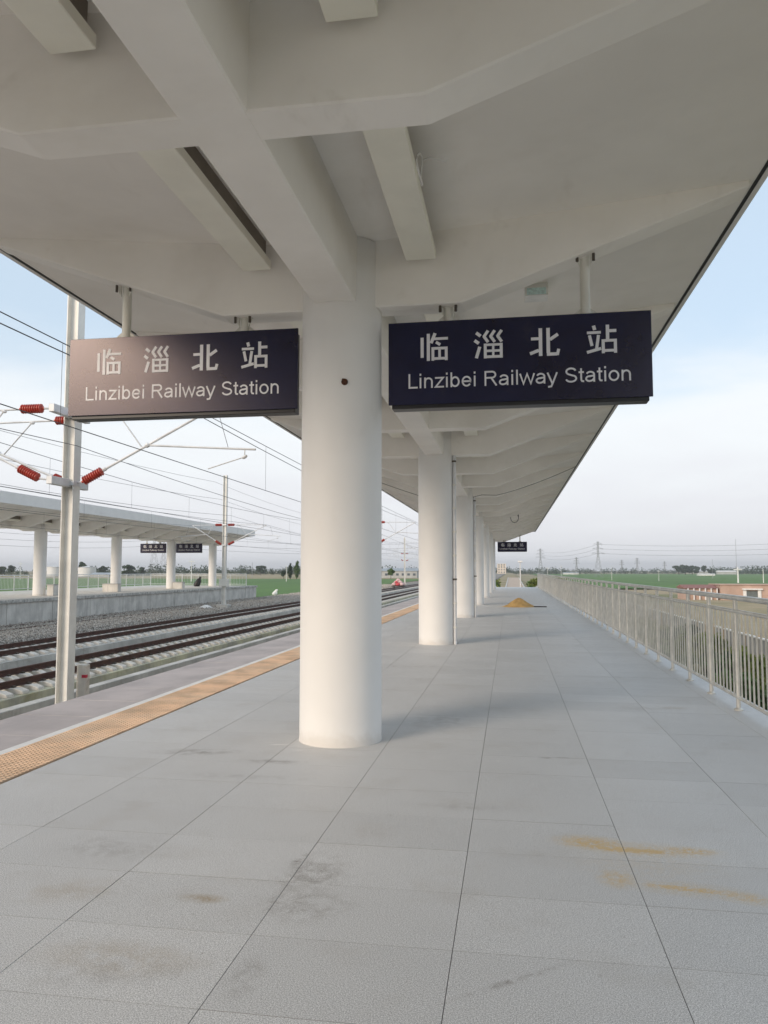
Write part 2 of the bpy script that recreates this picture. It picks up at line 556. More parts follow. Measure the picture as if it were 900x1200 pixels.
weather('paint', (0.66, 0.62, 0.55), 0.32, 0.55, 0.48, 0.75)
weather('paint', (0.50, 0.45, 0.38), 0.22, 3.0, 0.60, 0.78, squash=(1, 0.25, 1))
weather('paint_col', (0.55, 0.50, 0.44), 0.30, 2.2, 0.55, 0.80, (0.16, 0.42), (1, 1, 0.4))
weather('tactile', (0.42, 0.32, 0.23), 0.55, 2.4, 0.46, 0.72)
weather('tactile', (0.72, 0.58, 0.44), 0.5, 0.9, 0.42, 0.66)
weather('white_line', (0.42, 0.39, 0.36), 0.22, 3.0, 0.5, 0.75)
weather('pink', (0.30, 0.26, 0.25), 0.45, 1.5, 0.5, 0.72, None, (2.5, 0.5, 1))
weather('sleeper', (0.36, 0.29, 0.22), 0.65, 3.0, 0.5, 0.72)
weather('slab', (0.22, 0.19, 0.15), 0.5, 1.4, 0.52, 0.72, None, (1, 0.7, 2.0))
weather('slab_moss', (0.30, 0.27, 0.12), 0.6, 0.9, 0.52, 0.68, None, (1, 0.7, 1.5))
weather('concrete', (0.20, 0.19, 0.17), 0.45, 1.1, 0.5, 0.74, None, (1, 1.5, 0.35))
weather('navy', (0.03, 0.03, 0.045), 0.5, 4.0, 0.55, 0.75)
weather('pinkwall', (0.42, 0.27, 0.21), 0.5, 0.7, 0.48, 0.7)
M['ground'] = ground_mat()
M['crop'] = crop_mat('green_maize_crop', (0.055, 0.125, 0.02), (0.095, 0.19, 0.03), 8)
M['crop_pale'] = crop_mat('pale_green_crop', (0.20, 0.215, 0.085), (0.29, 0.285, 0.13), -10)

# ------------------------------------------------------------------ setting: ground, fields, railway bed
GR, GL = -4.0, -2.3          # ground level right and left of the railway


def build_ground():
    xs = [-5000, -2000, -800, -300, -100, -60, -45, -42, -38, 3.0, 5.0, 8.5, 9.5, 30, 60, 100, 300, 800, 2000, 5000]

    def h(x):
        if x < -38:
            return GL
        if x < 4:
            return GL + 0.05
        if x < 9:
            return GL + (GR - GL) * (x - 3.0) / 6.0
        return GR
    ys = [-1500, -400, -100, -30, 0, 30, 60, 100, 160, 250, 400, 700, 1200, 2200, 4000, 7000]
    mb = MB()
    for y in ys:
        for x in xs:
            mb.v.append((x, y, h(x)))
    n = len(xs)
    for j in range(len(ys) - 1):
        for i in range(n - 1):
            mb.f.append((j * n + i, j * n + i + 1, (j + 1) * n + i + 1, (j + 1) * n + i))
    return tag(mb.build('ground', M['ground']), kind='structure')


build_ground()


def sheet(name, poly, z, m):
    mb = MB()
    mb.add([(x, y, z) for x, y in poly], [tuple(range(len(poly)))])
    o = mb.build(name, m)
    me = o.data
    if me.polygons[0].normal.z < 0:
        me.flip_normals()
    return tag(o, kind='structure')


sheet('crop_field', [(22, 235), (300, 265), (900, 400), (1100, 1250), (30, 1250)], GR + 0.35, M['crop'])
sheet('crop_field', [(-260, 330), (-31, 330), (-30.4, 90), (-38, 84), (-44, 78), (-150, 120)], GL + 0.25, M['crop'])
sheet('crop_field', [(-160, 40), (-40, 40), (-40, 76), (-150, 118), (-250, 200), (-330, 330), (-520, 330)], GL + 0.2, M['crop_pale'])
sheet('crop_field', [(7.5, 110), (12.5, 110), (14, 400), (7.5, 400)], GR + 0.3, M['crop'])

# railway formation: a raised gravelled bed with shallow shoulders
bed = MB()
bed.prism_y([(-29.5, -2.6), (-26.6, -1.36), (-21.2, -1.36), (-20.2, -1.80), (-20.1, -2.02), (-11.9, -2.02), (-11.2, -2.02), (-5.5, -1.9), (-5.5, -2.6)], -40, 900)
tag(bed.build('railway_bed', M['ballast_bed']), kind='structure')


# ballast stones: loose crushed stone on the far siding
def stones(n, x0, x1, y0, y1, zf, bias):
    base = np.array([(1, 0, 0), (-1, 0, 0), (0, 1, 0), (0, -1, 0), (0, 0, 1), (0, 0, -1)], float)
    fac = np.array([(0, 2, 4), (2, 1, 4), (1, 3, 4), (3, 0, 4), (2, 0, 5), (1, 2, 5), (3, 1, 5), (0, 3, 5)])
    y = y0 + (y1 - y0) * rng.random(n) ** bias
    x = x0 + (x1 - x0) * rng.random(n)
    sz = (0.04 + 0.06 * rng.random(n)) * (1 + (y - 30).clip(0) / 70)
    v = base[None] * (0.6 + 0.8 * rng.random((n, 6, 1)))
    ang = rng.random((n, 3)) * 6.28
    ca, sa = np.cos(ang), np.sin(ang)
    for a, (i, j) in enumerate(((0, 1), (1, 2), (0, 2))):
        p, q = v[:, :, i].copy(), v[:, :, j].copy()
        v[:, :, i] = p * ca[:, a:a + 1] - q * sa[:, a:a + 1]
        v[:, :, j] = p * sa[:, a:a + 1] + q * ca[:, a:a + 1]
    v *= sz[:, None, None]
    v[:, :, 0] += x[:, None]
    v[:, :, 1] += y[:, None]
    v[:, :, 2] += (zf(x) + sz * 0.25)[:, None]
    f = (fac[None] + (np.arange(n) * 6)[:, None, None]).reshape(-1, 3)
    me = bpy.data.meshes.new('ballast')
    me.from_pydata(v.reshape(-1, 3).tolist(), [], f.tolist())
    me.materials.append(M['stone'])
    o = bpy.data.objects.new('ballast', me)
    COL.objects.link(o)
    return tag(o, 'loose grey crushed stone ballast between the tracks and far platform', 'gravel', kind='stuff')


stones(60000, -26.55, -20.4, 22, 150, lambda x: np.where(x < -21.2, -1.36, -1.36 - 0.44 * (x + 21.2)), 1.5)

# ------------------------------------------------------------------ our platform
XT = -3.826                      # inner edge of the tactile strip
TX, TY = 0.884, 0.586
plat = MB()
plat.box(-5.30, 2.80, -30, 76.2, -2.6, -0.0545)
platform = tag(plat.build('platform', M['grout']), kind='structure')


def view_xy(x, y, z=0.0):
    """rough test whether a spot of this platform lies in the photograph's frame"""
    f = Vector((-math.sin(R(YAW)), math.cos(R(YAW)), 0))
    r = Vector((math.cos(R(YAW)), math.sin(R(YAW)), 0))
    d = Vector((x, y, 0))
    dz = d.dot(f)
    if dz < 1.5:
        return False
    return abs(d.dot(r)) / dz < 0.54 and dz > 2.2


def tile_mesh(name, sx, sy, m, gap=0.0011, gy=0.0006, th=0.05, ch=0.0008):
    mb = MB()
    x, y = sx / 2 - gap, sy / 2 - gy
    vs = [(-x, -y, -th), (x, -y, -th), (x, y, -th), (-x, y, -th), (-x, -y, -ch), (x, -y, -ch), (x, y, -ch), (-x, y, -ch),
          (-x + ch, -y + ch, 0), (x - ch, -y + ch, 0), (x - ch, y - ch, 0), (-x + ch, y - ch, 0)]
    fs = [(0, 1, 5, 4), (1, 2, 6, 5), (2, 3, 7, 6), (3, 0, 4, 7), (4, 5, 9, 8), (5, 6, 10, 9), (6, 7, 11, 10), (7, 4, 8, 11), (8, 9, 10, 11)]
    mb.add(vs, fs)
    me = mb.mesh(name, m)
    me.materials.append(M['joint'])
    for p_ in me.polygons:
        if abs(p_.normal.z) < 0.9:
            p_.material_index = 1
    return mb, me


tmb, tme = tile_mesh('tile', TX, TY, M['granite'])
cells = []
for j in range(-55, 126):
    for i in range(7):
        cells.append((XT + 0.03 + TX * (i + 0.5), 2.81 + TY * (j + 0.5)))
cells = [c for c in cells if -29.5 < c[1] < 76.0]
vis = sorted([c for c in cells if view_xy(*c)], key=lambda c: c[1])[:298]
visset = set(vis)
for k, c in enumerate(vis):
    o = inst('tile', tme, (c[0], c[1], random.uniform(-0.0005, 0.0005)), platform)
rest = MB()
for c in cells:
    if c not in visset:
        rest.add([(x + c[0], y + c[1], z) for x, y, z in tmb.v], tmb.f)
o = tag(rest.build('tile', M['granite'], platform), kind='stuff')
# right hand border course under the railing
for k in range(0, 53):
    y = -28.5 + 2 * k
    mb = MB()
    mb.box(XT + 0.03 + 7 * TX + 0.003, 2.80, y + 0.003, y + 1.997, -0.05, -0.001)
    mb.build('border_slab', M['granite'], platform, bevel=0.003)

# tactile paving
mb = MB()
ts = 0.2825
g = 0.003
mb.box(-ts / 2 + g, ts / 2 - g, -ts / 2 + g, ts / 2 - g, -0.05, 0.001)
for i in range(6):
    for j in range(6):
        cx, cy = (i - 2.5) * 0.0468, (j - 2.5) * 0.0468
        a, b_ = 0.0185, 0.0145
        mb.add([(cx - a, cy - a, 0.0008), (cx + a, cy - a, 0.0008), (cx + a, cy + a, 0.0008), (cx - a, cy + a, 0.0008),
                (cx - b_, cy - b_, 0.0055), (cx + b_, cy - b_, 0.0055), (cx + b_, cy + b_, 0.0055), (cx - b_, cy + b_, 0.0055)],
               [(4, 5, 6, 7), (0, 1, 5, 4), (1, 2, 6, 5), (2, 3, 7, 6), (3, 0, 4, 7)])
tacm = mb.mesh('tactile_tile', M['tactile'])
tc_cells = [(XT - ts * (i + 0.5), -29.8 + ts * (j + 0.5)) for j in range(374) for i in range(2)]
tv = sorted([c for c in tc_cells if view_xy(*c)], key=lambda c: c[1])[:298]
tvs = set(tv)
for c in tv:
    inst('tactile_tile', tacm, (c[0], c[1], 0), platform)
rest = MB()
for c in tc_cells:
    if c not in tvs:
        rest.add([(x + c[0], y + c[1], z) for x, y, z in mb.v[:8]], mb.f[:6])
        if c[1] > 0:
            # bars of studs, coarser with distance
            for i in range(6):
                xx = c[0] + (i - 2.5) * 0.0468
                rest.add([(xx - .0185, c[1] - .13, .0012), (xx + .0185, c[1] - .13, .0012), (xx + .0185, c[1] + .13, .0012), (xx - .0185, c[1] + .13, .0012),
                          (xx - .014, c[1] - .125, .0055), (xx + .014, c[1] - .125, .0055), (xx + .014, c[1] + .125, .0055), (xx - .014, c[1] + .125, .0055)],
                         [(4, 5, 6, 7), (0, 1, 5, 4), (1, 2, 6, 5), (2, 3, 7, 6), (3, 0, 4, 7)])
tag(rest.build('tactile_tile', M['tactile'], platform), kind='stuff')
XL = XT - 2 * ts
# white safety line stones, edge slabs
for k in range(0, 54):
    y = -30 + 2 * k
    mb = MB()
    mb.box(XL - 0.100, XL - 0.003, y + 0.002, min(y + 1.998, 76.2), -0.05, 0.001)
    mb.build('line_stone', M['white_line'], platform)
for k in range(0, 106):
    y = -30 + 1.0 * k
    mb = MB()
    zz = random.uniform(-0.0015, 0.001)
    mb.box(-5.42, XL - 0.104, y + 0.002, y + 0.998, -0.12, zz)
    mb.build('edge_slab', M['pink'], platform, bevel=0.004)

# ------------------------------------------------------------------ canopies
HALF = 3.85
ZC, ZE = 4.76, 5.13              # underside of the roof slab at the centre and at the edge


def zs(d):
    return ZC + (ZE - ZC) * abs(d) / HALF


def make_canopy(label, xc, cols, y0, y1, bay0, detail=True):
    t = thing('platform_canopy', label, 'canopy', (xc, cols[0], 0), 'station platform canopies')
    mb = MB()
    top = 0.16
    mb.prism_y([(xc - HALF, zs(HALF)), (xc, ZC), (xc + HALF, zs(HALF)), (xc + HALF, zs(HALF) + top), (xc, ZC + top + 0.1), (xc - HALF, zs(HALF) + top)], y0, y1)
    mb.build('roof_slab', M['paint'], t)
    for sx in (-1, 1):
        e = xc + sx * HALF
        mb = MB()
        mb.box(min(e, e + sx * 0.035), max(e, e + sx * 0.035), y0, y1, zs(HALF) - 0.006, zs(HALF) + 0.13)
        mb.build('drip_edge', M['trim_dark'], t)
        e2 = e + sx * 0.035
        mb = MB()
        mb.box(min(e2, e2 + sx * 0.05), max(e2, e2 + sx * 0.05), y0, y1, zs(HALF) - 0.012, zs(HALF) + 0.60)
        mb.build('edge_flashing', M['paint_col'], t)
    mb = MB()
    w = 0.205
    mb.prism_y([(xc - w, 4.137), (xc + w, 4.137), (xc + w + 0.01, ZC + 0.03), (xc - w - 0.01, ZC + 0.03)], y0 + 0.3, y1 - 0.3)
    mb.build('central_beam', M['paint'], t, bevel=0.012)
    # cross beams
    b = 0.15
    prof = [(-3.80, zs(3.8) - 0.05), (-1.19, 4.14), (1.19, 4.14), (3.80, zs(3.8) - 0.05), (3.80, zs(3.8) + 0.02), (0, ZC + 0.03), (-3.80, zs(3.8) + 0.02)]
    mb = MB()
    mb.prism_y(prof, -b, b)
    bme = mb.mesh('cross_beam', M['paint'], (0, 0, 0), bevel=0.012)
    ys = []
    y = bay0
    while y < y1 - 0.1:
        if y > y0 + 0.1:
            ys.append(y)
        y += 9.781 / 3
    for y in ys:
        inst('cross_beam', bme, (xc, y, 0), t)
    # service troughs hung under the slab between cross beams
    for s in (-1, 1):
        d0, d1 = 0.668, 0.955
        mb = MB()
        L = 9.781 / 3 - 2 * b
        xa, xb = sorted((s * d0, s * d1))
        mb.box(xa, xb, 0.05, L - 0.07, 4.55, 4.64)
        tme_ = mb.mesh('service_trough', M['trough'], (0, 0, 0), bevel=0.006)
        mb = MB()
        mb.box(xa + 0.05, xb - 0.05, 0.07, L - 0.09, 4.641, zs(0.8) + 0.02)  # added dark filler: shade between tray and slab put into its colour
        nme_ = mb.mesh('trough_gap_shade', M['gap_shade'])
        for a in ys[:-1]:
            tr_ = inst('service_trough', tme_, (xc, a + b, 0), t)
            inst('trough_gap_shade', nme_, (xc, a + b, 0), tr_)
    # columns
    mb = MB()
    rr = 0.391
    mb.lathe((0, 0, -0.01), (0, 0, ZC + 0.02), [(0, rr + 0.004), (0.012, rr), (1, rr)], 72)
    cme = mb.mesh('column', M['paint_col'], smooth=True)
    cs = []
    for c in cols:
        cs.append(inst('column', cme, (xc, c, 0), t))
    return t, cs, ys


COLY = [7.345 + 9.781 * k for k in range(-2, 7)]
can, cols_, beams = make_canopy('white concrete butterfly canopy on round columns over the near platform', -1.616, COLY, -19.0, 72.0, 7.345 - 9.781 * 2)
OCOL = [45.7 + 9.78 * k for k in range(-4, 4)]
ocan, ocols, obeams = make_canopy('white concrete canopy over the far platform across the tracks', -29.9, OCOL, 0.0, 76.6, OCOL[0])

# rusty socket on the nearest column
c0 = cols_[2]
yc0 = COLY[2]
ang = math.atan2(-1.616, yc0)
px = Vector((-1.616, yc0, 0)) + Vector((math.sin(R(12)) * 0.39, -math.cos(R(12)) * 0.39, 0))
mb = MB()
th = R(-3)


def on_col(a, z, rad=0.391):
    return Vector((-1.616 + math.sin(a) * rad, yc0 - math.cos(a) * rad, z))


a0 = R(16)
p = on_col(a0, 3.36)
nrm = Vector((math.sin(a0), -math.cos(a0), 0))
mb.lathe(p - nrm * 0.01, p + nrm * 0.012, [(0, 0.034), (0.7, 0.032), (1, 0.022)], 9)
for k in range(5):
    q = p + Vector((random.uniform(-.02, .02), -0.004, random.uniform(-.03, .03)))
    mb2 = q + nrm * 0.018
    mb.tube(q, mb2, random.uniform(0.006, 0.011), 5)
sock = tag(mb.build('rusty_conduit_socket', M['rust']), 'rusty broken conduit socket on the nearest column above sign level', 'socket')


# ------------------------------------------------------------------ station signs
def arc(cx, cy, rx, ry, a0, a1, n=14):
    return [(cx + rx * math.cos(R(a0 + (a1 - a0) * k / n)), cy + ry * math.sin(R(a0 + (a1 - a0) * k / n))) for k in range(n + 1)]


CH, XH, HW = 0.716, 0.519, 0.0405
# monoline sans-serif letters as centre lines: (advance, strokes)
LETTERS = {
    'L': (.556, [[(.125, CH), (.125, HW), (.53, HW)]]),
    'i': (.222, [[(.11, 0), (.11, XH)], [(.11, CH - .10), (.11, CH)]]),
    'l': (.222, [[(.11, 0), (.11, CH)]]),
    'n': (.556, [[(.11, 0), (.11, XH)], [(.112, .27)] + arc(.28, .31, .165, .168, 165, 0) + [(.445, 0)]]),
    'z': (.500, [[(.04, XH - HW), (.43, XH - HW), (.07, HW), (.47, HW)]]),
    'b': (.556, [[(.105, 0), (.105, CH)], arc(.285, .26, .178, .22, 180, -180, 28)]),
    'e': (.556, [[(.085, .262), (.475, .262)] + arc(.28, .26, .195, .22, 0, 325, 26)]),
    'R': (.722, [[(.12, 0), (.12, CH)], [(.14, CH - HW), (.43, CH - HW)] + arc(.43, .53, .165, .147, 90, -90) + [(.14, .383)], [(.40, .37), (.645, 0)]]),
    'a': (.556, [arc(.27, .345, .172, .135, 160, 0) + [(.442, 0)], [(.44, .30), (.26, .272)] + arc(.225, .155, .15, .114, 80, 290) + [(.36, .075), (.44, .17)]]),
    'w': (.722, [[(.03, XH), (.19, .03), (.36, XH - .02), (.53, .03), (.69, XH)]]),
    'y': (.500, [[(.03, XH), (.245, 0.0)], [(.47, XH), (.245, -.04), (.20, -.145), (.05, -.165)]]),
    'S': (.667, [arc(.335, .525, .215, .15, 15, 235, 16) + [(.40, .335)] + arc(.335, .195, .235, .155, 50, -165, 16)]),
    't': (.278, [[(.13, .66), (.13, .12), (.165, .055), (.26, HW)], [(.015, XH - HW), (.255, XH - HW)]]),
    'o': (.556, [arc(.28, .26, .2, .22, 90, -270, 28)]),
}


def ribbon(mb, pts, w, y0, y1):
    P_ = [Vector(p) for p in pts]
    left, right = [], []
    closed = (P_[0] - P_[-1]).length < 1e-6
    n = len(P_)
    for i in range(n):
        a = P_[i - 1] if i > 0 else (P_[-2] if closed else None)
        b = P_[i + 1] if i < n - 1 else (P_[1] if closed else None)
        d1 = (P_[i] - a).normalized() if a is not None else None
        d2 = (b - P_[i]).normalized() if b is not None else None
        d1 = d1 or d2
        d2 = d2 or d1
        n1, n2 = Vector((-d1.y, d1.x)), Vector((-d2.y, d2.x))
        m_ = (n1 + n2)
        m_ = m_.normalized() if m_.length > 1e-3 else n1
        k = min(2.2, 1 / max(0.3, m_.dot(n1)))
        left.append(P_[i] + m_ * w * k)
        right.append(P_[i] - m_ * w * k)
    vs = [(p.x, y0, p.y) for p in left] + [(p.x, y0, p.y) for p in right] + [(p.x, y1, p.y) for p in left] + [(p.x, y1, p.y) for p in right]
    fs = []
    for i in range(n - 1):
        fs += [(i, n + i, n + i + 1, i + 1), (2 * n + i, 2 * n + i + 1, 3 * n + i + 1, 3 * n + i), (i, i + 1, 2 * n + i + 1, 2 * n + i), (n + i, 3 * n + i, 3 * n + i + 1, n + i + 1)]
    if not closed:
        fs += [(0, 2 * n, 3 * n, n), (n - 1, 2 * n - 1, 4 * n - 1, 3 * n - 1)]
    mb.add(vs, fs)


def letter_mesh(body, width):
    """one line of lettering, its baseline at z = 0, centred on x = 0"""
    adv = sum(.278 if ch == ' ' else LETTERS[ch][0] for ch in body)
    k = width / (adv - 0.14)
    x = -adv / 2
    mb = MB()
    for ch in body:
        if ch == ' ':
            x += .278
            continue
        a, strokes = LETTERS[ch]
        for j, st in enumerate(strokes):
            ribbon(mb, [((x + px_) * k, pz * k) for px_, pz in st], HW * k, -0.0035 - 0.0004 * j, 0.003)
        x += a
    return mb.mesh('lettering', M['letter'])


def rect_pts(x0, z0, x1, z1, w):
    """a straight brush stroke with square ends"""
    d = Vector((x1 - x0, z1 - z0))
    n = Vector((-d.y, d.x)).normalized() * w / 2
    return [(x0 - n.x, z0 - n.y), (x1 - n.x, z1 - n.y), (x1 + n.x, z1 + n.y), (x0 + n.x, z0 + n.y)]


# the four characters as cut-out strokes on a 100 x 100 grid (x right, z up)
GLYPH = {
    'lin': [((6, 12), (6, 84), 11), ((28, 0), (28, 97), 11), ((52, 98), (38, 63), 11), ((47, 78), (97, 78), 9), ((55, 66), (70, 56), 10),
            ((44, 0), (44, 48), 10), ((91, 0), (91, 48), 10), ((49, 43.5), (86, 43.5), 9), ((49, 7), (86, 7), 9), ((67.5, 11.5), (67.5, 39), 9)],
    'zi': [((6, 92), (21, 80), 11), ((0, 65), (15, 54), 11), ((6, 2), (18, 42), 11),
           ((47, 98), (32, 76), 10), ((32, 79), (47, 57), 10), ((70, 98), (55, 76), 10), ((55, 79), (70, 57), 10), ((94, 98), (79, 76), 10), ((79, 79), (94, 57), 10),
           ((37, 0), (37, 52), 10), ((92, 0), (92, 52), 10), ((42, 47.5), (87, 47.5), 8), ((42, 26), (87, 26), 8), ((42, 5), (87, 5), 9), ((64.5, 9.5), (64.5, 22), 8), ((64.5, 30), (64.5, 43.5), 8)],
    'bei': [((36, 0), (36, 97), 12), ((4, 61), (30, 61), 10), ((0, 9), (30, 20), 11), ((62, 10), (62, 97), 12), ((68, 56), (95, 74), 11), ((57, 5), (92, 5), 11), ((92, 1), (97, 22), 10)],
    'zhan': [((24, 97), (28, 82), 11), ((2, 73), (48, 73), 9), ((10, 64), (18, 27), 10), ((40, 64), (33, 16), 10), ((1, 5), (48, 17), 10),
             ((70, 48), (70, 98), 11), ((75.5, 77), (99, 77), 10), ((55, 0), (55, 48), 10), ((95, 0), (95, 48), 10), ((60, 43.5), (90, 43.5), 9), ((60, 9), (90, 9), 9)],
}


def glyph_mesh(name, size):
    mb = MB()
    for j, (p0, p1, w) in enumerate(GLYPH[name]):
        k = size / 100.0
        q = rect_pts((p0[0] - 50) * k, (p0[1] - 50) * k, (p1[0] - 50) * k, (p1[1] - 50) * k, w * k)
        vs = [(x, -0.0035 - 0.0002 * j, z) for x, z in q] + [(x, 0.002, z) for x, z in q]
        mb.add(vs, [(0, 1, 2, 3), (7, 6, 5, 4), (0, 4, 5, 1), (1, 5, 6, 2), (2, 6, 7, 3), (3, 7, 4, 0)])
    return mb.mesh('character', M['letter'])


GS = 0.272
glyphs = [glyph_mesh(n, GS) for n in ('lin', 'zi', 'bei', 'zhan')]
eng_me = letter_mesh("Linzibei Railway Station", 2.06)
SW, SH = 2.445, 0.805
def station_sign(label, x, y, z0, bx, rods, ztop, face=-1):
    """x = centre, z0 = lower edge"""
    t = thing('station_name_sign', label, 'sign', (x, y, z0), 'station name signs')
    mb = MB()
    mb.box(x - SW / 2 + 0.03, x + SW / 2 - 0.03, y - 0.07, y + 0.08, z0 - 0.035, z0 + SH - 0.02)
    mb.build('light_box', M['signbox'], t, bevel=0.004)
    yf = y - 0.07
    mb = MB()
    mb.box(x - SW / 2, x + SW / 2, yf - 0.02, yf - 0.001, z0, z0 + SH)
    mb.build('face_panel', M['navy'], t, bevel=0.003)
    for k, gm in enumerate(glyphs):
        inst('character', gm, (x - 0.775 + k * 0.517, yf - 0.0205, z0 + 0.555), t)
    inst('lettering', eng_me, (x + 0.0, yf - 0.0195, z0 + 0.155), t)
    for rx, zt in rods:
        mb = MB()
        mb.lathe((rx, y, z0 + SH - 0.03), (rx, y, zt + 0.01), [(0, 0.055), (0.10, 0.055), (0.12, 0.046), (1, 0.046)], 16)
        h = mb.build('hanger_rod', M['hanger'], t, smooth=True)
        mb = MB()
        mb.prism_y([(rx - 0.16, z0 + SH - 0.02), (rx + 0.16, z0 + SH - 0.02), (rx + 0.05, z0 + SH + 0.07), (rx - 0.05, z0 + SH + 0.07)], y - 0.012, y + 0.012)
        mb.build('gusset', M['hanger'], h)
        for sx in (-1, 1):
            mb = MB()
            mb.prism_y([(rx + sx * 0.045, zt - 0.10), (rx + sx * 0.10, zt + 0.015), (rx + sx * 0.045, zt + 0.015)], y - 0.05, y - 0.03)
            mb.build('bracket', M['hanger'], h)
            mb = MB()
            mb.tube((rx + sx * 0.075, y - 0.085, zt - 0.062), (rx + sx * 0.075, y - 0.085, zt + 0.01), 0.014, 6)
            mb.build('bolt', M['bolt'], h)
    return t


def beam_z(xc, x):
    d = abs(x - xc)
    return 4.14 if d < 1.19 else 4.14 + (zs(3.8) - 0.05 - 4.14) * (d - 1.19) / (3.80 - 1.19)


def sign_pair_rods(xc, x):
    return [(rx, beam_z(xc, rx)) for rx in (x - 0.645, x + 0.645)]


Y0 = COLY[2]
station_sign('dark blue station name sign hanging right of the nearest column', 0.085, Y0, 3.185, None, sign_pair_rods(-1.616, 0.085), 4.5)
station_sign('station name sign with brownish sheen hanging left of the nearest column', -3.265, Y0, 3.188, None, sign_pair_rods(-1.616, -3.265), 4.5)
station_sign('small distant station name sign hanging at the far end of the near canopy', 0.19, COLY[8], 3.2, None, sign_pair_rods(-1.616, 0.19), 4.5)
OY = OCOL[6]
station_sign('distant station name sign left of the third column on the far platform', -29.9 - 1.70, OY, 3.2, None, sign_pair_rods(-29.9, -31.6), 4.5)
station_sign('distant station name sign right of the third column on the far platform', -29.9 + 1.70, OY, 3.2, None, sign_pair_rods(-29.9, -28.2), 4.5)


# drain pipes strapped to columns
def drain_pipe(label, yc, a=100):
    x = -1.616 + math.sin(R(a)) * 0.432
    y = yc - math.cos(R(a)) * 0.432
    t = thing('drain_pipe', label, 'drain pipe', (x, y, 0), 'drain pipes on the columns')
    mb = MB()
    mb.tube((x, y, 0.0), (x, y, 4.3), 0.036, 12)
    mb.build('pipe', M['galv'], t, smooth=True)
    for k in range(8):
        z = 0.35 + k * 0.52
        mb = MB()
        mb.tube((x, y, z), (x, y, z + 0.035), 0.047, 10)
        mb.build('strap', M['bolt'] if k in (2, 7) else M['hanger'], t)
    return t


drain_pipe('grey drain pipe strapped to the side of the second column', COLY[3], 75)
drain_pipe('grey drain pipe strapped to the side of the third column', COLY[4], 80)

# small white fixture on the soffit
fx, fy = 0.34, 9.05
fz = zs(fx + 1.616)
t = thing('ceiling_fixture', 'small white box with pale teal face under the canopy above right sign', 'ceiling fixture', (fx, fy, fz))
mb = MB()
mb.prism_x([(fy - 0.12, fz - 0.16), (fy + 0.12, fz - 0.16), (fy + 0.14, fz + 0.02), (fy - 0.06, fz + 0.02)], fx - 0.135, fx + 0.135)
mb.build('housing', M['box_white'], t, bevel=0.006)
mb = MB()
mb.prism_x([(fy - 0.128, fz - 0.150), (fy - 0.120, fz - 0.150), (fy - 0.088, fz - 0.062), (fy - 0.097, fz - 0.062)], fx - 0.11, fx + 0.11)
mb.build('face_plate', M['teal'], t)

# loose cable loop on the service trough
pts = []
for k in range(15):
    a = 2 * PI * k / 14 * 1.05
    pts.append((-0.635 + 0.012 * math.cos(a * 2), 5.60 + 0.14 * math.sin(a), 4.62 + 0.10 * math.cos(a)))
pts += [(-0.56, 5.62, 4.72), (-0.44, 5.66, 4.70)]
tag(MB().path(pts, 0.0075, 6).build('cable_loop', M['white']), 'thin pale cable loop hanging from the trough beside the near beam', 'cable')
# cable slung across the canopy at the third column
yc = COLY[4] - 1.0
pts = [(-1.2, yc, 4.05), (-0.9, yc, 4.12), (-0.42, yc, 4.10)]
for k in range(1, 9):
    f = k / 8
    x = -0.42 + 2.62 * f
    pts.append((x, yc, beam_z(-1.616, x) - 0.06 - 0.06 * math.sin(PI * f)))
tag(MB().path(pts, 0.008, 6).build('slung_cable', M['cable']), 'thin black cable slung right of the third column under the canopy', 'cable')
pts = []
for k in range(0, 9):
    f = k / 8
    x = -2.1 - 3.2 * f
    pts.append((x, yc, beam_z(-1.616, x) - 0.05 - 0.05 * math.sin(PI * f)))
tag(MB().path(pts, 0.008, 6).build('slung_cable', M['cable']), 'thin black cable slung left of the third column under the canopy', 'cable')
pts = []
for k in range(13):
    a = 2 * PI * k / 12
    pts.append((0.25 + 0.2 * math.cos(a), 40, 4.28 + 0.24 * math.sin(a)))
pts.append((0.45, 40, 4.62))
tag(MB().path(pts, 0.016, 6).build('cable_coil', M['wire']), 'small coil of cable hanging from the canopy in front of distant sign', 'cable')

# ------------------------------------------------------------------ railing on the right edge
XR = 2.57


def make_railing():
    t = thing('platform_railing', 'stainless steel railing with upright bars along the right platform edge', 'railing', (XR, 9.56, 0))
    y0, y1 = -20.0, 76.0
    for nm, z, r in (('top_rail', 1.285, 0.032), ('middle_rail', 1.13, 0.023), ('bottom_rail', 0.145, 0.020)):
        mb = MB()
        mb.tube((XR, y0, z), (XR, y1, z), r, 12)
        mb.build(nm, M['steel'], t, smooth=True)
    mb = MB()
    mb.tube((0, 0, 0), (0, 0, 1.27), 0.0255, 12)
    mb.lathe((0, 0, -0.001), (0, 0, 0.03), [(0, 0.052), (0.5, 0.052), (0.8, 0.035), (1, 0.027)], 12)
    pm = mb.mesh('post', M['steel'], smooth=True)
    mb = MB()
    mb.tube((0, 0, 0.145), (0, 0, 1.13), 0.0105, 6, caps=False)
    bm_ = mb.mesh('bar', M['steel'], smooth=True)
    k = -24
    bars = []
    while 9.56 + k * 1.215 < y1:
        y = 9.56 + k * 1.215
        if y > y0:
            inst('post', pm, (XR, y, 0), t)
        for j in range(1, 8):
            yy = y + j * 1.215 / 8
            if y0 < yy < y1:
                bars.append(yy)
        k += 1
    vis_ = [y for y in bars if y > 7.4][:299]
    vs_ = set(vis_)
    for y in vis_:
        inst('bar', bm_, (XR, y, 0), t)
    rest = MB()
    for y in bars:
        if y not in vs_:
            rest.add([(x + XR, yy + y, z) for x, yy, z in mb.v], mb.f)
    tag(rest.build('bar', M['steel'], t), kind='stuff')
    return t


make_railing()
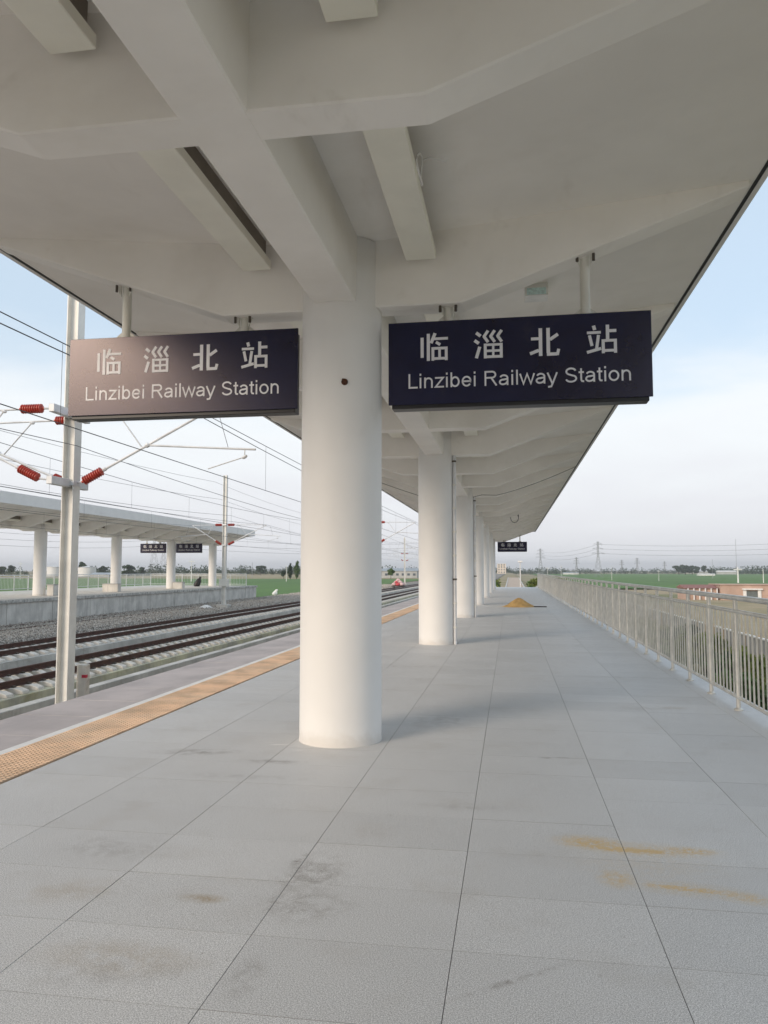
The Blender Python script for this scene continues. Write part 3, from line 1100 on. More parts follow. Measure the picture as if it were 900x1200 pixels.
# outer kerb and embankment face under the railing are part of the platform
mb = MB()
mb.box(2.803, 2.93, -30, 76.2, -2.6, -0.02)
mb.build('edge_kerb', M['granite'], platform, bevel=0.008)
mb = MB()
mb.box(-5.34, -5.305, -30, 76.2, -2.6, -0.121)
mb.build('side_wall', M['concrete'], platform)

# sand heap and board


def heap(name, cx, cy, rx, ry, h, m, label, cat, n=36, rings=12, seed=3):
    mb = MB()
    mb.v.append((cx, cy, h))
    for i in range(1, rings + 1):
        f = i / rings
        for k in range(n):
            a = 2 * PI * k / n
            nz = mnoise.noise((math.cos(a) * 1.4 * f + seed, math.sin(a) * 1.4 * f, f * 2))
            rr_ = f * (1 + 0.16 * nz * f)
            z = h * max(0, (1 - f) ** 1.0 * 0.55 + 0.45 * (math.cos(PI * f) + 1) / 2) + 0.02 * nz * (1 - f)
            if i == rings:
                z = -0.012
            mb.v.append((cx + rx * rr_ * math.cos(a), cy + ry * rr_ * math.sin(a), z))
    for k in range(n):
        mb.f.append((0, 1 + k, 1 + (k + 1) % n))
    for i in range(rings - 1):
        for k in range(n):
            a, b_ = 1 + i * n + k, 1 + i * n + (k + 1) % n
            mb.f.append((a, a + n, b_ + n, b_))
    o = mb.build(name, m, smooth=True)
    return tag(o, label, cat)


heap('sand_heap', 0.36, 35.0, 0.74, 0.7, 0.40, M['sand'], 'low heap of yellow sand on the platform floor near its far end', 'sand heap')
mb = MB()
mb.box(1.0, 1.55, 34.62, 34.74, 0.004, 0.045)
tag(mb.build('dark_board', M['dark'], bevel=0.004), 'short dark board lying beside the sand heap', 'board')


# ------------------------------------------------------------------ tracks
def make_track(label, xc, y0, y1, first_visible, slab_mat):
    t = thing('railway_track', label, 'railway track', (xc, first_visible, -1.9), 'main line tracks')
    # continuous concrete base with expansion joints
    y = y0
    L = 6.5
    k = 0
    while y < y1:
        ye = min(y + L - 0.015, y1)
        if y > 160:
            ye = y1
        mb = MB()
        mb.prism_y([(xc - 1.42, -2.1), (xc - 1.36, -1.56), (xc + 1.36, -1.56), (xc + 1.42, -2.1)], y, ye)
        mb.build('base_slab', slab_mat, t, bevel=0.012)
        y = ye + 0.015 if ye < y1 else y1
        k += 1
    # sleepers with raised, sloping rail seats
    prof = [(-1.25, -1.57), (-1.22, -1.49), (-1.02, -1.425), (-0.50, -1.425), (-0.36, -1.50), (0.36, -1.50), (0.50, -1.425), (1.02, -1.425), (1.22, -1.49), (1.25, -1.57)]
    mb = MB()
    mb.prism_y(prof, -0.15, 0.15)
    sm = mb.mesh('sleeper', M['sleeper'], (0, 0, -1.9), bevel=0.015)
    ys_ = []
    y = y0 + 0.3
    while y < y1:
        ys_.append(y)
        y += 0.65
    vis_ = [y for y in ys_ if y > first_visible][:298]
    vs_ = set(vis_)
    for y in vis_:
        inst('sleeper', sm, (xc, y, -1.9), t)
    rest = MB()
    for y in ys_:
        if y not in vs_:
            rest.prism_y([(a + xc, b_) for a, b_ in prof], y - 0.15, y + 0.15)
    if rest.v:
        tag(rest.build('sleeper', M['sleeper'], t), kind='stuff')
    for s in (-1, 1):
        rx = xc + s * 0.753
        mb = MB()
        mb.prism_y([(rx - 0.075, -1.424), (rx + 0.075, -1.424), (rx + 0.07, -1.41), (rx + 0.012, -1.395), (rx + 0.010, -1.30), (rx + 0.036, -1.285), (rx + 0.036, -1.25),
                    (rx - 0.036, -1.25), (rx - 0.036, -1.285), (rx - 0.010, -1.30), (rx - 0.012, -1.395), (rx - 0.07, -1.41)], y0, y1)
        mb.build('rail', M['rail'], t)
        # spring clips either side of the rail foot
        clip = MB()
        for y in ys_:
            if first_visible < y < first_visible + 75:
                for e in (-1, 1):
                    xx = rx + e * 0.115
                    clip.box(xx - 0.04, xx + 0.04, y - 0.055, y + 0.055, -1.424, -1.375)
        tag(clip.build('rail_clip', M['bolt'], t), kind='stuff')
    return t


make_track('nearer of the two main line tracks with rust brown rails on pale sleepers', -13.60, 6.5, 420, 14, M['slab_moss'])
make_track('farther of the two main line tracks with rust brown rails beside the gravel', -18.60, 10.0, 420, 20, M['slab'])


def kerb_wall(label, x0, x1, z0, z1, y0, y1, m):
    t = thing('drain_kerb', label, 'kerb', (x0, y0, z0))
    y = y0
    while y < y1:
        ye = min(y + 5.0, y1) if y < 140 else y1
        mb = MB()
        mb.box(x0, x1, y + 0.006, ye - 0.006, z0, z1)
        mb.build('kerb_block', m, t, bevel=0.012)
        y = ye
    return t


kerb_wall('grey concrete drain kerb between the near platform and main line', -11.32, -11.02, -2.3, -1.50, 6, 380, M['slab'])
# the far siding: one rail line close under the far platform wall
t = thing('railway_track', 'rusty siding track in gravel under the far platform wall', 'railway track', (-24.85, 30, -1.75))
for s in (-1, 1):
    rx = -24.85 + s * 0.753
    mb = MB()
    mb.prism_y([(rx - 0.07, -1.43), (rx + 0.07, -1.43), (rx + 0.012, -1.40), (rx + 0.036, -1.28), (rx + 0.036, -1.25), (rx - 0.036, -1.25), (rx - 0.036, -1.28), (rx - 0.012, -1.40)], 6, 420)
    mb.build('rail', M['rail'], t)
sl2 = MB()
for k in range(420):
    y = 10 + 0.6 * k
    sl2.box(-26.1, -23.6, y - 0.12, y + 0.12, -1.55, -1.345)
tag(sl2.build('sleeper', M['concrete'], t), kind='stuff')

# ------------------------------------------------------------------ far platform
XO = -26.55
mb = MB()
mb.box(-38.6, XO - 0.10, 0, 79.0, -2.6, -0.002)
fplat = tag(mb.build('platform', M['concrete']), kind='structure')
for k in range(0, 79):
    y = 0 + 1.0 * k
    mb = MB()
    mb.box(XO - 0.7, XO + 0.06, y + 0.006, y + 0.994, -0.16, 0.014 + random.uniform(-.004, .004))
    mb.build('edge_slab', M['concrete_edge'], fplat, bevel=0.006)
y = 0.0
while y < 78.9:
    ye = min(y + 4.2, 79.0)
    mb = MB()
    mb.box(XO - 0.098, XO - 0.02 + random.uniform(-.006, .006), y + 0.025, ye - 0.025, -2.5, -0.165)
    mb.build('wall_panel', M['concrete'], fplat, bevel=0.01)
    y = ye
mb = MB()
mb.box(-38.6, XO + 0.02, 79.001, 79.3, -0.16, 0.012)
mb.build('end_coping', M['concrete_edge'], fplat)


def far_railing():
    t = thing('platform_railing', 'pale steel railing along the back and end of the far platform', 'railing', (-38.4, 40, 0))
    runs = [((-38.4, 5), (-38.4, 78.8)), ((-38.4, 78.8), (-27.6, 78.8))]
    mb = MB()
    mb.tube((0, 0, 0), (0, 0, 1.2), 0.035, 8)
    pm = mb.mesh('post', M['galv'])
    rest = MB()
    for (a, b_) in runs:
        a, b_ = Vector(a), Vector(b_)
        L = (b_ - a).length
        for z, r in ((1.22, 0.035), (1.05, 0.025), (0.15, 0.025)):
            mb = MB()
            mb.tube((a.x, a.y, z), (b_.x, b_.y, z), r, 8)
            mb.build('rail', M['galv'], t)
        n = int(L / 1.8)
        for k in range(n + 1):
            p = a + (b_ - a) * k / n
            if (a.x == b_.x) or k > 0:
                inst('post', pm, (p.x, p.y, 0), t)
        nb = int(L / 0.17)
        for k in range(nb):
            p = a + (b_ - a) * (k + 0.5) / nb
            rest.tube((p.x, p.y, 0.15), (p.x, p.y, 1.05), 0.011, 4, caps=False)
    tag(rest.build('bar', M['galv'], t), kind='stuff')


far_railing()
for (x, y, w, d, h, lb) in ((-29.0, OCOL[4] + 0.1, 0.45, 0.6, 0.72, 'grey box standing right of the first column on the far platform'),
                            (-29.75, OCOL[5] - 0.85, 1.25, 0.5, 0.62, 'wide grey box in front of the second column on the far platform'),
                            (-29.0, OCOL[6] - 0.3, 0.9, 0.5, 0.60, 'grey box at the foot of the third column on the far platform')):
    t = thing('equipment_box', lb, 'box', (x, y, 0), 'grey boxes by the far columns')
    mb = MB()
    mb.box(x - w / 2, x + w / 2, y - d / 2, y + d / 2, 0, h - 0.05)
    mb.build('cabinet', M['concrete'], t, bevel=0.01)
    mb = MB()
    mb.box(x - w / 2 - 0.03, x + w / 2 + 0.03, y - d / 2 - 0.03, y + d / 2 + 0.03, h - 0.048, h)
    mb.build('lid', M['wallgrey'], t, bevel=0.01)
# slumped black sack
mb = MB()
mb.lathe((-31.3, 74.2, 0), (-30.85, 74.3, 0.95), [(0, 0.27), (0.15, 0.34), (0.45, 0.30), (0.7, 0.22), (0.85, 0.10), (0.93, 0.12), (1.0, 0.05)], 14)
for i, v in enumerate(mb.v):
    mb.v[i] = tuple(np.array(v) + 0.05 * np.array(mnoise.noise_vector(Vector(v) * 2.5)))
tag(mb.build('black_sack', M['black'], smooth=True), 'slumped black sack beside the fourth column on the far platform', 'sack')

# ------------------------------------------------------------------ overhead line masts


def hbeam(mb, x, y, z0, z1, w=0.30, d=0.30, tf=0.022, tw=0.016):
    """flanges face +x / -x, web faces the track direction"""
    poly = [(-w / 2, -d / 2), (-w / 2 + tf, -d / 2), (-w / 2 + tf, -tw / 2), (w / 2 - tf, -tw / 2), (w / 2 - tf, -d / 2), (w / 2, -d / 2),
            (w / 2, d / 2), (w / 2 - tf, d / 2), (w / 2 - tf, tw / 2), (-w / 2 + tf, tw / 2), (-w / 2 + tf, d / 2), (-w / 2, d / 2)]
    n = len(poly)
    vs = [(x + a, y + b, z0) for a, b in poly] + [(x + a, y + b, z1) for a, b in poly]
    fs = [(k, (k + 1) % n, n + (k + 1) % n, n + k) for k in range(n)]
    fs += [(0, 1, 10, 11), (1, 2, 9, 10), (2, 3, 8, 9), (3, 4, 7, 8), (4, 5, 6, 7)]
    fs += [(12, 13, 22, 23), (13, 14, 21, 22), (14, 15, 20, 21), (15, 16, 19, 20), (16, 17, 18, 19)]
    mb.add(vs, fs)


def ribbed(a, b, r=0.105, n=9):
    pr = [(0, 0.03), (0.06, 0.03)]
    for k in range(n):
        t0 = 0.08 + 0.84 * k / n
        dt = 0.84 / n
        pr += [(t0, r * 0.62), (t0 + dt * 0.35, r), (t0 + dt * 0.6, r), (t0 + dt * 0.95, r * 0.62)]
    pr += [(0.94, 0.03), (1, 0.03)]
    return MB().lathe(a, b, pr, 10)


def cantilever(t, x0, y, s, reach, zt=5.18, zb=3.58, detail=True):
    """s = +1 / -1: side of the mast; reach to the messenger clamp"""
    X = lambda d: x0 + s * d
    P = lambda d, z: (X(d), y, z)
    parts = []
    top_i = ribbed(P(0.22, zt), P(0.82, zt)).build('insulator', M['insul'], t, smooth=True)
    e = Vector(P(reach + 0.05, 5.12))
    a = Vector(P(0.20, zb))
    d = (e - a).normalized()
    low_i = ribbed(a + d * 0.08, a + d * 0.68).build('insulator', M['insul'], t, smooth=True)
    for f0, p0, p1 in ((0, P(0.0, zt), P(0.24, zt)), (0, P(0.0, zb), tuple(a + d * 0.1))):
        MB().tube(p0, p1, 0.028, 6).build('mounting_bracket', M['galv'], t)
    MB().tube(P(0.80, zt), P(reach + 0.1, 5.15), 0.024, 8).build('top_tube', M['galv'], t)
    MB().tube(a + d * 0.64, e, 0.030, 8).build('diagonal_tube', M['galv'], t)
    fr = 0.55
    q = a + (e - a) * fr
    MB().tube(q, P(reach + 1.25, q.z - 0.16), 0.024, 8).build('registration_tube', M['galv'], t)
    st = P(reach * 0.36, zt - 0.03)
    MB().tube(st, q + Vector((-s * 0.12, 0, -0.06)), 0.017, 6).build('strut', M['galv'], t)
    cw = P(reach + 0.15, 3.86)
    tip = P(reach + 1.0, q.z - 0.32)
    MB().path([P(reach + 1.0, q.z - 0.14), tip, cw], 0.014, 6).build('steady_arm', M['galv'], t)
    MB().tube(P(reach + 0.38, 5.1), P(reach + 0.62, q.z - 0.12), 0.006, 5).build('drop_wire', M['wire'], t)
    for p, r in ((e, 0.05), (q, 0.055), (Vector(st), 0.04), (Vector(tip), 0.04), (a + d * 0.7, 0.045)):
        MB().lathe(p - d * 0.06, p + d * 0.06, [(0, r * 0.6), (0.3, r), (0.7, r), (1, r * 0.6)], 8).build('clamp', M['galv'], t)
    return t


def mast(name_label, x, y, ztop, sides, arms=False, zbase=-2.05, w=0.285):
    t = thing('overhead_line_mast', name_label, 'mast', (x, y, zbase), 'overhead line masts')
    mb = MB()
    hbeam(mb, x, y, zbase + 0.3, ztop, w, w)
    mb.build('post', M['mast'], t)
    mb = MB()
    mb.box(x - 0.45, x + 0.45, y - 0.45, y + 0.45, zbase - 0.3, zbase + 0.302)
    mb.build('footing', M['slab'], t, bevel=0.02)
    for s, reach, yo in sides:
        if yo != 0:
            for z in (5.18, 3.58):
                mb = MB()
                ya, yb = sorted((y, y + yo))
                mb.box(x - 0.07, x + 0.07, ya - 0.08, yb + 0.08, z - 0.09, z + 0.09)
                mb.build('bracket_beam', M['galv'], t, bevel=0.01)
        cantilever(t, x, y + yo, s, reach)
    for z in (5.18, 3.58):
        mb = MB()
        mb.box(x - w / 2 - 0.02, x + w / 2 + 0.02, y - w / 2 - 0.02, y + w / 2 + 0.02, z - 0.05, z + 0.05)
        mb.build('band_clamp', M['galv'], t)
    return t


PX, PY = -9.92, 16.25
mast('tall pale steel overhead mast beside the near platform behind the left sign', PX, PY, 8.9, [(1, 3.15, 0.0), (-1, 3.35, -0.78), (-1, 3.9, 0.55)])
mast('distant overhead mast half hidden by the nearest column', PX, 56.5, 8.9, [(1, 2.95, 0.0), (-1, 3.5, 0.0)])
mast('distant overhead mast behind the second column', PX, 97.0, 8.9, [(1, 2.95, 0.0), (-1, 3.5, 0.0)])
mast('farthest overhead mast on the near platform side', PX, 137.0, 8.9, [(1, 2.95, 0.0), (-1, 3.5, 0.0)])
QX = -22.1
mast('pale overhead mast standing in the gravel before the far platform', QX, 57.9, 9.1, [(1, 3.3, 0.0), (-1, 2.6, 0.0)], zbase=-1.35)
mast('distant overhead mast in the gravel hidden behind the nearest column', QX, 105.0, 9.1, [(1, 3.3, 0.0), (-1, 2.6, 0.0)], zbase=-1.35)
mast('tiny pale overhead mast far down the tracks between two columns', QX, 163.0, 8.6, [(1, 3.3, 0.0), (-1, 2.6, 0.0)], zbase=-1.35)
# equipment plate on the mast at the far platform
mb = MB()
mb.box(QX - 0.36, QX + 0.36, 57.9 - 0.20, 57.9 + 0.20, 0.35, 0.95)
tag(mb.build('mast_collar', M['hanger'], bevel=0.02), 'beige collar plate clasped round the mast before the far platform', 'plate')
mb = MB()
mb.lathe((QX - 1.1, 57.0, -1.5), (QX - 1.1, 57.0, -1.05), [(0, 0.55), (0.6, 0.5), (0.85, 0.3), (1.0, 0.1)], 14)
tag(mb.build('cover_dome', M['white'], smooth=True), 'low white cover on the gravel left of the mast', 'cover')

# marker post with a red band beside the near mast
kx, ky = -9.77, 16.75
t = thing('marker_post', 'short pale concrete marker post with red band beside the near mast', 'marker post', (kx, ky, -2))
mb = MB()
mb.box(kx - 0.115, kx + 0.115, ky - 0.10, ky + 0.10, -2.0, -0.56)
mb.build('post', M['sleeper'], t, bevel=0.02)
mb = MB()
mb.box(kx + 0.02, kx + 0.122, ky - 0.106, ky - 0.02, -0.86, -0.79)
mb.build('red_band', M['redmark'], t)


# overhead wires: one object per wire run
def catenary(label, x, zc, zm, y0, y1, span, first, group='overhead line wires', sag=0.45):
    """messenger wire, contact wire and droppers of one track: one thing"""
    t = thing('overhead_wire', label, 'wire', (x, first, zc), group)
    ys_ = [first + span * k for k in range(-2, 14)]
    ys_ = [y for y in ys_ if y0 - span <= y <= y1 + span]
    pm, pc = [], []
    for a in ys_[:-1]:
        for k in range(8):
            f = k / 8
            pm.append((x, a + span * f, zm - sag * 4 * f * (1 - f)))
    n = len(pm)
    MB().path(pm, 0.009, 5).build('messenger_wire', M['wire'], t)
    MB().path([(x, p[1], zc) for p in pm[::4]], 0.0085, 5).build('contact_wire', M['wire'], t)
    for a in ys_[:-1]:
        for k in range(1, 8):
            f = k / 8
            y = a + span * f
            if y > 4 and y < 140:
                MB().tube((x, y, zc), (x, y, zm - sag * 4 * f * (1 - f)), 0.004, 4, caps=False).build('dropper', M['wire'], t)
    return t


catenary('paired overhead wires above the hidden track beside the near platform', -6.82, 3.86, 5.16, -20, 400, 40.6, 15.9, sag=0.08)
catenary('paired overhead wires above the nearer main line track', -13.5, 3.86, 5.14, -20, 400, 40.6, 15.9)
catenary('paired overhead wires above the farther main line track', -18.65, 3.86, 5.14, -20, 400, 52.5, 57.9)
catenary('paired overhead wires above the siding at the far platform', -24.85, 3.86, 5.14, -20, 400, 52.5, 57.9)


def feeder(label, x, z, span, first, sag=0.6, r=0.010):
    pts = []
    for a in range(-2, 10):
        for k in range(8):
            f = k / 8
            pts.append((x, first + span * (a + f), z - sag * 4 * f * (1 - f)))
    o = MB().path(pts, r, 5).build('feeder_wire', M['wire'])
    return tag(o, label, 'wire', 'feeder wires')


feeder('single wire running just beside the messenger wire over the near hidden track', -7.08, 5.20, 40.6, 15.9, 0.22)
feeder('lower single wire strung along the track side of the near masts', -9.6, 4.4, 40.6, 15.9, 0.4, 0.008)
feeder('single wire strung along the field side of the masts by the gravel', -22.5, 7.2, 52.5, 57.9)
feeder('lower single wire strung above the gravel beside the far platform masts', -21.6, 5.9, 52.5, 57.9)
feeder('highest single wire strung over the far platform masts', -23.0, 8.6, 52.5, 57.9)

# heap-laden work trolley far down the track
wx, wy = -18.6, 129.0
t = thing('work_trolley', 'work trolley heaped with pale pink and red sacks far down the track', 'trolley', (wx, wy, -1.25))
mb = MB()
mb.box(wx - 1.0, wx + 1.0, wy - 1.2, wy + 1.2, -1.08, -0.95)
mb.build('deck', M['dark'], t)
for sx in (-1, 1):
    for sy in (-1, 1):
        mb = MB()
        mb.tube((wx + sx * 0.70, wy + sy * 0.8, -1.10), (wx + sx * 0.80, wy + sy * 0.8, -1.10), 0.15, 12)
        mb.build('wheel', M['rail'], t)
for k, (dx, dy, z, r_, m_) in enumerate(((-.62, -.5, -.68, .42, 'sackpink'), (.05, -.7, -.66, .42, 'sackred'), (.65, -.5, -.68, .40, 'sackpink'), (-.3, .1, -.35, .45, 'sackpink'), (.35, 0, -.34, .42, 'sackpink'),
                                         (0, .1, 0.02, .36, 'sackpink'), (-.2, -.8, -.30, .26, 'sackred'), (-.75, .5, -.68, .42, 'sackpink'), (.75, .5, -.68, .42, 'sackpink'))):
    mb = MB()
    c = Vector((wx + dx, wy + dy, z))
    mb.lathe(c - Vector((0, 0, r_ * 0.7)), c + Vector((0, 0, r_ * 0.7)), [(0, r_ * .5), (0.2, r_ * .95), (0.55, r_), (0.85, r_ * .6), (1, r_ * .15)], 10)
    mb.build('sack', M[m_], t, smooth=True)

# ------------------------------------------------------------------ platform end: ramp, path, white post
mb = MB()
mb.prism_x([(76.21, -0.004), (76.21, -2.6), (104, -2.6), (104, GL + 0.09)], -1.35, 2.45)
tag(mb.build('ramp', M['path']), kind='structure')
for x in (-1.60, 2.46):
    mb = MB()
    mb.prism_x([(76.21, 0.14), (76.21, -2.6), (104, -2.6), (104, GL + 0.22)], x, x + 0.24)
    tag(mb.build('ramp_kerb', M['kerb'], bevel=0.01), kind='structure')
sheet('path', [(-0.9, 104), (2.4, 104), (4.2, 420), (-1.0, 420)], GL + 0.094, M['path'])
for xa, xb in ((-1.15, -1.25), (2.5, 4.3)):
    mb = MB()
    mb.add([(xa, 104, GL), (xa + .25, 104, GL), (xb + .25, 420, GL), (xb, 420, GL), (xa, 104, GL + .25), (xa + .25, 104, GL + .25), (xb + .25, 420, GL + .25), (xb, 420, GL + .25)],
           [(4, 5, 6, 7), (0, 1, 5, 4), (1, 2, 6, 5), (2, 3, 7, 6), (3, 0, 4, 7)])
    tag(mb.build('path_kerb', M['kerb']), kind='structure')
t = thing('camera_post', 'white post with a small white box head beyond the platform end', 'post', (1.1, 87.6, -1.0))
mb = MB()
mb.tube((1.1, 87.6, -1.2), (1.1, 87.6, 2.55), 0.05, 10)
mb.build('post', M['white'], t)
mb = MB()
mb.box(0.85, 1.35, 87.45, 87.75, 2.5, 2.68)
mb.build('box_head', M['white'], t, bevel=0.02)
t = thing('end_railing', 'short pale railing closing the left part of the platform end', 'railing', (-3, 76, 0))
for z in (1.2, 0.65, 0.15):
    mb = MB()
    mb.tube((-5.0, 76.05, z), (-1.5, 76.05, z), 0.028, 8)
    mb.build('rail', M['galv'], t)
for k in range(5):
    mb = MB()
    mb.tube((-5.0 + 0.875 * k, 76.05, 0), (-5.0 + 0.875 * k, 76.05, 1.2), 0.028, 8)
    mb.build('post', M['galv'], t)

# ------------------------------------------------------------------ vegetation


def leaf_cloud(n, blobs, size, seed):
    """many small leaf-sized faces scattered through overlapping lumps. blobs: (x,y,z,rx,ry,rz)"""
    g_ = np.random.default_rng(seed)
    bl = np.array(blobs, float)
    wts = (bl[:, 3] * bl[:, 4] * bl[:, 5]) ** 0.7
    idx = g_.choice(len(bl), n, p=wts / wts.sum())
    d = g_.normal(size=(n, 3))
    d /= np.linalg.norm(d, axis=1, keepdims=True)
    r = g_.random((n, 1)) ** 0.33
    lump = 1 + 0.22 * np.sin(d[:, :1] * 5 + idx[:, None]) * np.cos(d[:, 1:2] * 6 + idx[:, None] * 2)
    c = bl[idx, :3] + d * r * lump * bl[idx, 3:6]
    u = g_.normal(size=(n, 3)) + d * 0.0
    u /= np.linalg.norm(u, axis=1, keepdims=True)
    w = np.cross(u, g_.normal(size=(n, 3)))
    w /= np.linalg.norm(w, axis=1, keepdims=True)
    s = size * (0.6 + 0.8 * g_.random((n, 1)))
    v = np.stack([c - u * s, c + w * s * 0.55, c + u * s, c - w * s * 0.55], 1).reshape(-1, 3)
    f = np.arange(4 * n).reshape(-1, 4)
    return v, f


def tree_meshes(kind, seed):
    g_ = random.Random(seed)
    tr = MB()
    blobs = []
    if kind == 'round':
        H, n, size = 10.0, 1700, 0.42
        tr.tube((0, 0, -0.6), (0.1, 0, 4.5), 0.28, 8, 0.16)
        for k in range(9):
            a = g_.random() * 6.28
            rr_ = g_.uniform(0.6, 2.4)
            z = g_.uniform(3.6, 8.4)
            p = (math.cos(a) * rr_, math.sin(a) * rr_, z)
            tr.tube((0.05, 0, min(4.2, z - 1.5)), p, 0.10, 5, 0.03)
            q = g_.uniform(1.0, 1.75)
            blobs.append((*p, q, q, q * 0.85))
        blobs.append((0, 0, 6.5, 1.9, 1.9, 2.6))
    elif kind == 'poplar':
        n, size = 1500, 0.34
        tr.tube((0, 0, -0.6), (0, 0, 8.5), 0.22, 8, 0.05)
        for k in range(10):
            z = 1.8 + k * 0.82
            q = 1.5 * (1 - abs(k - 4) / 8.5)
            blobs.append((g_.uniform(-.35, .35), g_.uniform(-.35, .35), z, q, q, 0.95))
            tr.tube((0, 0, z - 0.6), (g_.uniform(-.6, .6), g_.uniform(-.6, .6), z + 0.4), 0.05, 5, 0.02)
    elif kind == 'broad':
        n, size = 1900, 0.48
        tr.tube((0, 0, -0.6), (0, 0.1, 4.0), 0.34, 8, 0.2)
        for k in range(12):
            a = g_.random() * 6.28
            rr_ = g_.uniform(0.8, 3.6)
            z = g_.uniform(3.0, 7.0) - rr_ * 0.25
            p = (math.cos(a) * rr_, math.sin(a) * rr_, z)
            tr.tube((0, 0.05, 2.6), p, 0.11, 5, 0.03)
            q = g_.uniform(1.1, 1.8)
            blobs.append((*p, q, q, q * 0.75))
    else:   # shrub
        n, size = 750, 0.10
        for k in range(9):
            a = g_.random() * 6.28
            rr_ = g_.uniform(0.1, 0.65)
            p = (math.cos(a) * rr_, math.sin(a) * rr_, g_.uniform(0.3, 1.1))
            tr.tube((0, 0, -0.15), p, 0.02, 5, 0.008)
            blobs.append((*p, 0.34, 0.34, 0.3))
    v, f = leaf_cloud(n, blobs, size, seed)
    return tr, v, f


TREES = {}


def crown_mesh(v, f, m):
    me = bpy.data.meshes.new('crown')
    me.from_pydata(v.tolist(), [], f.tolist())
    me.materials.append(m)
    return me


def proto(kind, seed, m):
    key = (kind, seed, m)
    if key not in TREES:
        tr, v, f = tree_meshes(kind, seed)
        TREES[key] = (tr.mesh('trunk', M['trunk']), crown_mesh(v, f, M[m]))
    return TREES[key]


def tree(name, label, cat, kind, seed, m, loc, scale, group, rot=None, sxy=1.0):
    a, b_ = proto(kind, seed, m)
    t = thing(name, label, cat, loc, group)
    t.scale = (scale * sxy, scale * sxy, scale)
    t.rotation_euler = (0, 0, random.random() * 6.28 if rot is None else rot)
    for nm, me in (('trunk', a), ('crown', b_)):
        o = bpy.data.objects.new(nm, me)
        COL.objects.link(o)
        o.parent = t
    return t


def at_px(u, D):
    """ground spot D metres away along the camera axis, at image column u of the 900 px wide photograph"""
    f = Vector((-math.sin(R(YAW)), math.cos(R(YAW))))
    r = Vector((math.cos(R(YAW)), math.sin(R(YAW))))
    p = (f + r * ((u - 450) / 905.9)) * D
    return p.x, p.y


# trees one can tell apart
TL = [
    ('tall narrow poplar at the far edge of the green field', 348, 330, 'poplar', 11, 'leaf2', 0.80),
    ('darker poplar just left of the tallest one by the green field', 340.5, 335, 'poplar', 12, 'leaf', 0.70),
    ('small bush left of the two poplars', 333, 340, 'round', 13, 'leaf', 0.45),
    ('round dark tree seen between the near mast and its neighbour tank', 97, 520, 'round', 14, 'leaf', 1.02),
    ('smaller dark tree just right of the tallest one behind the tanks', 107, 540, 'round', 15, 'leaf', 0.78),
    ('low spreading tree behind the far platform left of the second column', 122, 520, 'broad', 16, 'leaf', 0.88),
    ('bushy tree showing right of the second column on the far platform', 152, 500, 'broad', 17, 'leaf', 1.05),
    ('dark tree left of the first column on the far platform', 4, 520, 'broad', 18, 'leaf', 0.92),
    ('dark tree beside the leftmost one behind the far platform', 15, 540, 'round', 19, 'leaf', 0.82),
    ('low pale tree between the leftmost column and white tank', 46, 600, 'round', 20, 'leaf2', 0.65),
    ('broad tree left of the distant signs on the far platform', 167, 560, 'broad', 21, 'leaf', 0.80),
    ('distant tree standing above the tree line right of the far platform', 306, 640, 'broad', 22, 'leaf', 1.05),
    ('leftmost tree of the dark grove beyond the right hand field', 794.5, 1000, 'broad', 23, 'leaf', 1.75),
    ('second tree of the dark grove beyond the right hand field', 802, 1000, 'broad', 24, 'leaf', 1.75),
    ('third tree of the dark grove beyond the right hand field', 810, 1005, 'broad', 25, 'leaf', 1.72),
    ('tree at the right end of the dark grove across the field', 816, 1000, 'round', 26, 'leaf', 1.15),
    ('separate round tree just right of the dark grove', 824, 1010, 'round', 27, 'leaf', 1.25),
    ('rightmost separate tree by the dark grove', 831.5, 1010, 'broad', 28, 'leaf', 1.35),
    ('young green tree in front of the grey shed down the tracks', 458, 330, 'round', 29, 'leaf2', 0.55),
]
for lb, u, D, kind, sd, m_, sc_ in TL:
    x, y = at_px(u, D)
    tree('poplar_tree' if kind == 'poplar' else 'tree', lb, 'tree', kind, sd, m_, (x, y, GL if x < 0 else GR), sc_, 'trees beyond the fields')

# far tree line: reads as one mass
V, F = [], []
nv = 0
gg = np.random.default_rng(5)


def belt(u0, u1, D, h, n, dens=95):
    global nv
    for k in range(n):
        u = u0 + (u1 - u0) * (k + 2.5 * gg.random()) / n
        d_ = D * (0.94 + 0.12 * gg.random())
        x, y = at_px(u, d_)
        hh = 0.72 * h * (0.6 + 0.75 * gg.random() ** 1.6)
        z0 = GL if x < 0 else GR
        v, f = leaf_cloud(dens, [(x, y, z0 + hh * 0.55, hh * 0.55, hh * 0.5, hh * 0.5), (x + hh * 0.3, y, z0 + hh * 0.3, hh * 0.5, hh * 0.4, hh * 0.35)], hh * 0.10, int(gg.integers(1e6)))
        V.append(v)
        F.append(f + nv)
        nv += len(v)


belt(-60, 170, 640, 7.5, 80)
belt(170, 360, 760, 10.0, 90)
belt(360, 500, 800, 9.5, 50)
belt(575, 660, 1150, 11.0, 60)
belt(650, 800, 1300, 10.5, 80)
belt(830, 930, 1150, 13.5, 70)
belt(930, 1100, 1200, 11, 40)
belt(-400, -60, 700, 9, 60)
me = crown_mesh(np.concatenate(V), np.concatenate(F), M['leaf'])
o = bpy.data.objects.new('tree_line', me)
COL.objects.link(o)
tag(o, 'hazy dark tree line along the horizon beyond the fields', 'tree line', kind='stuff')

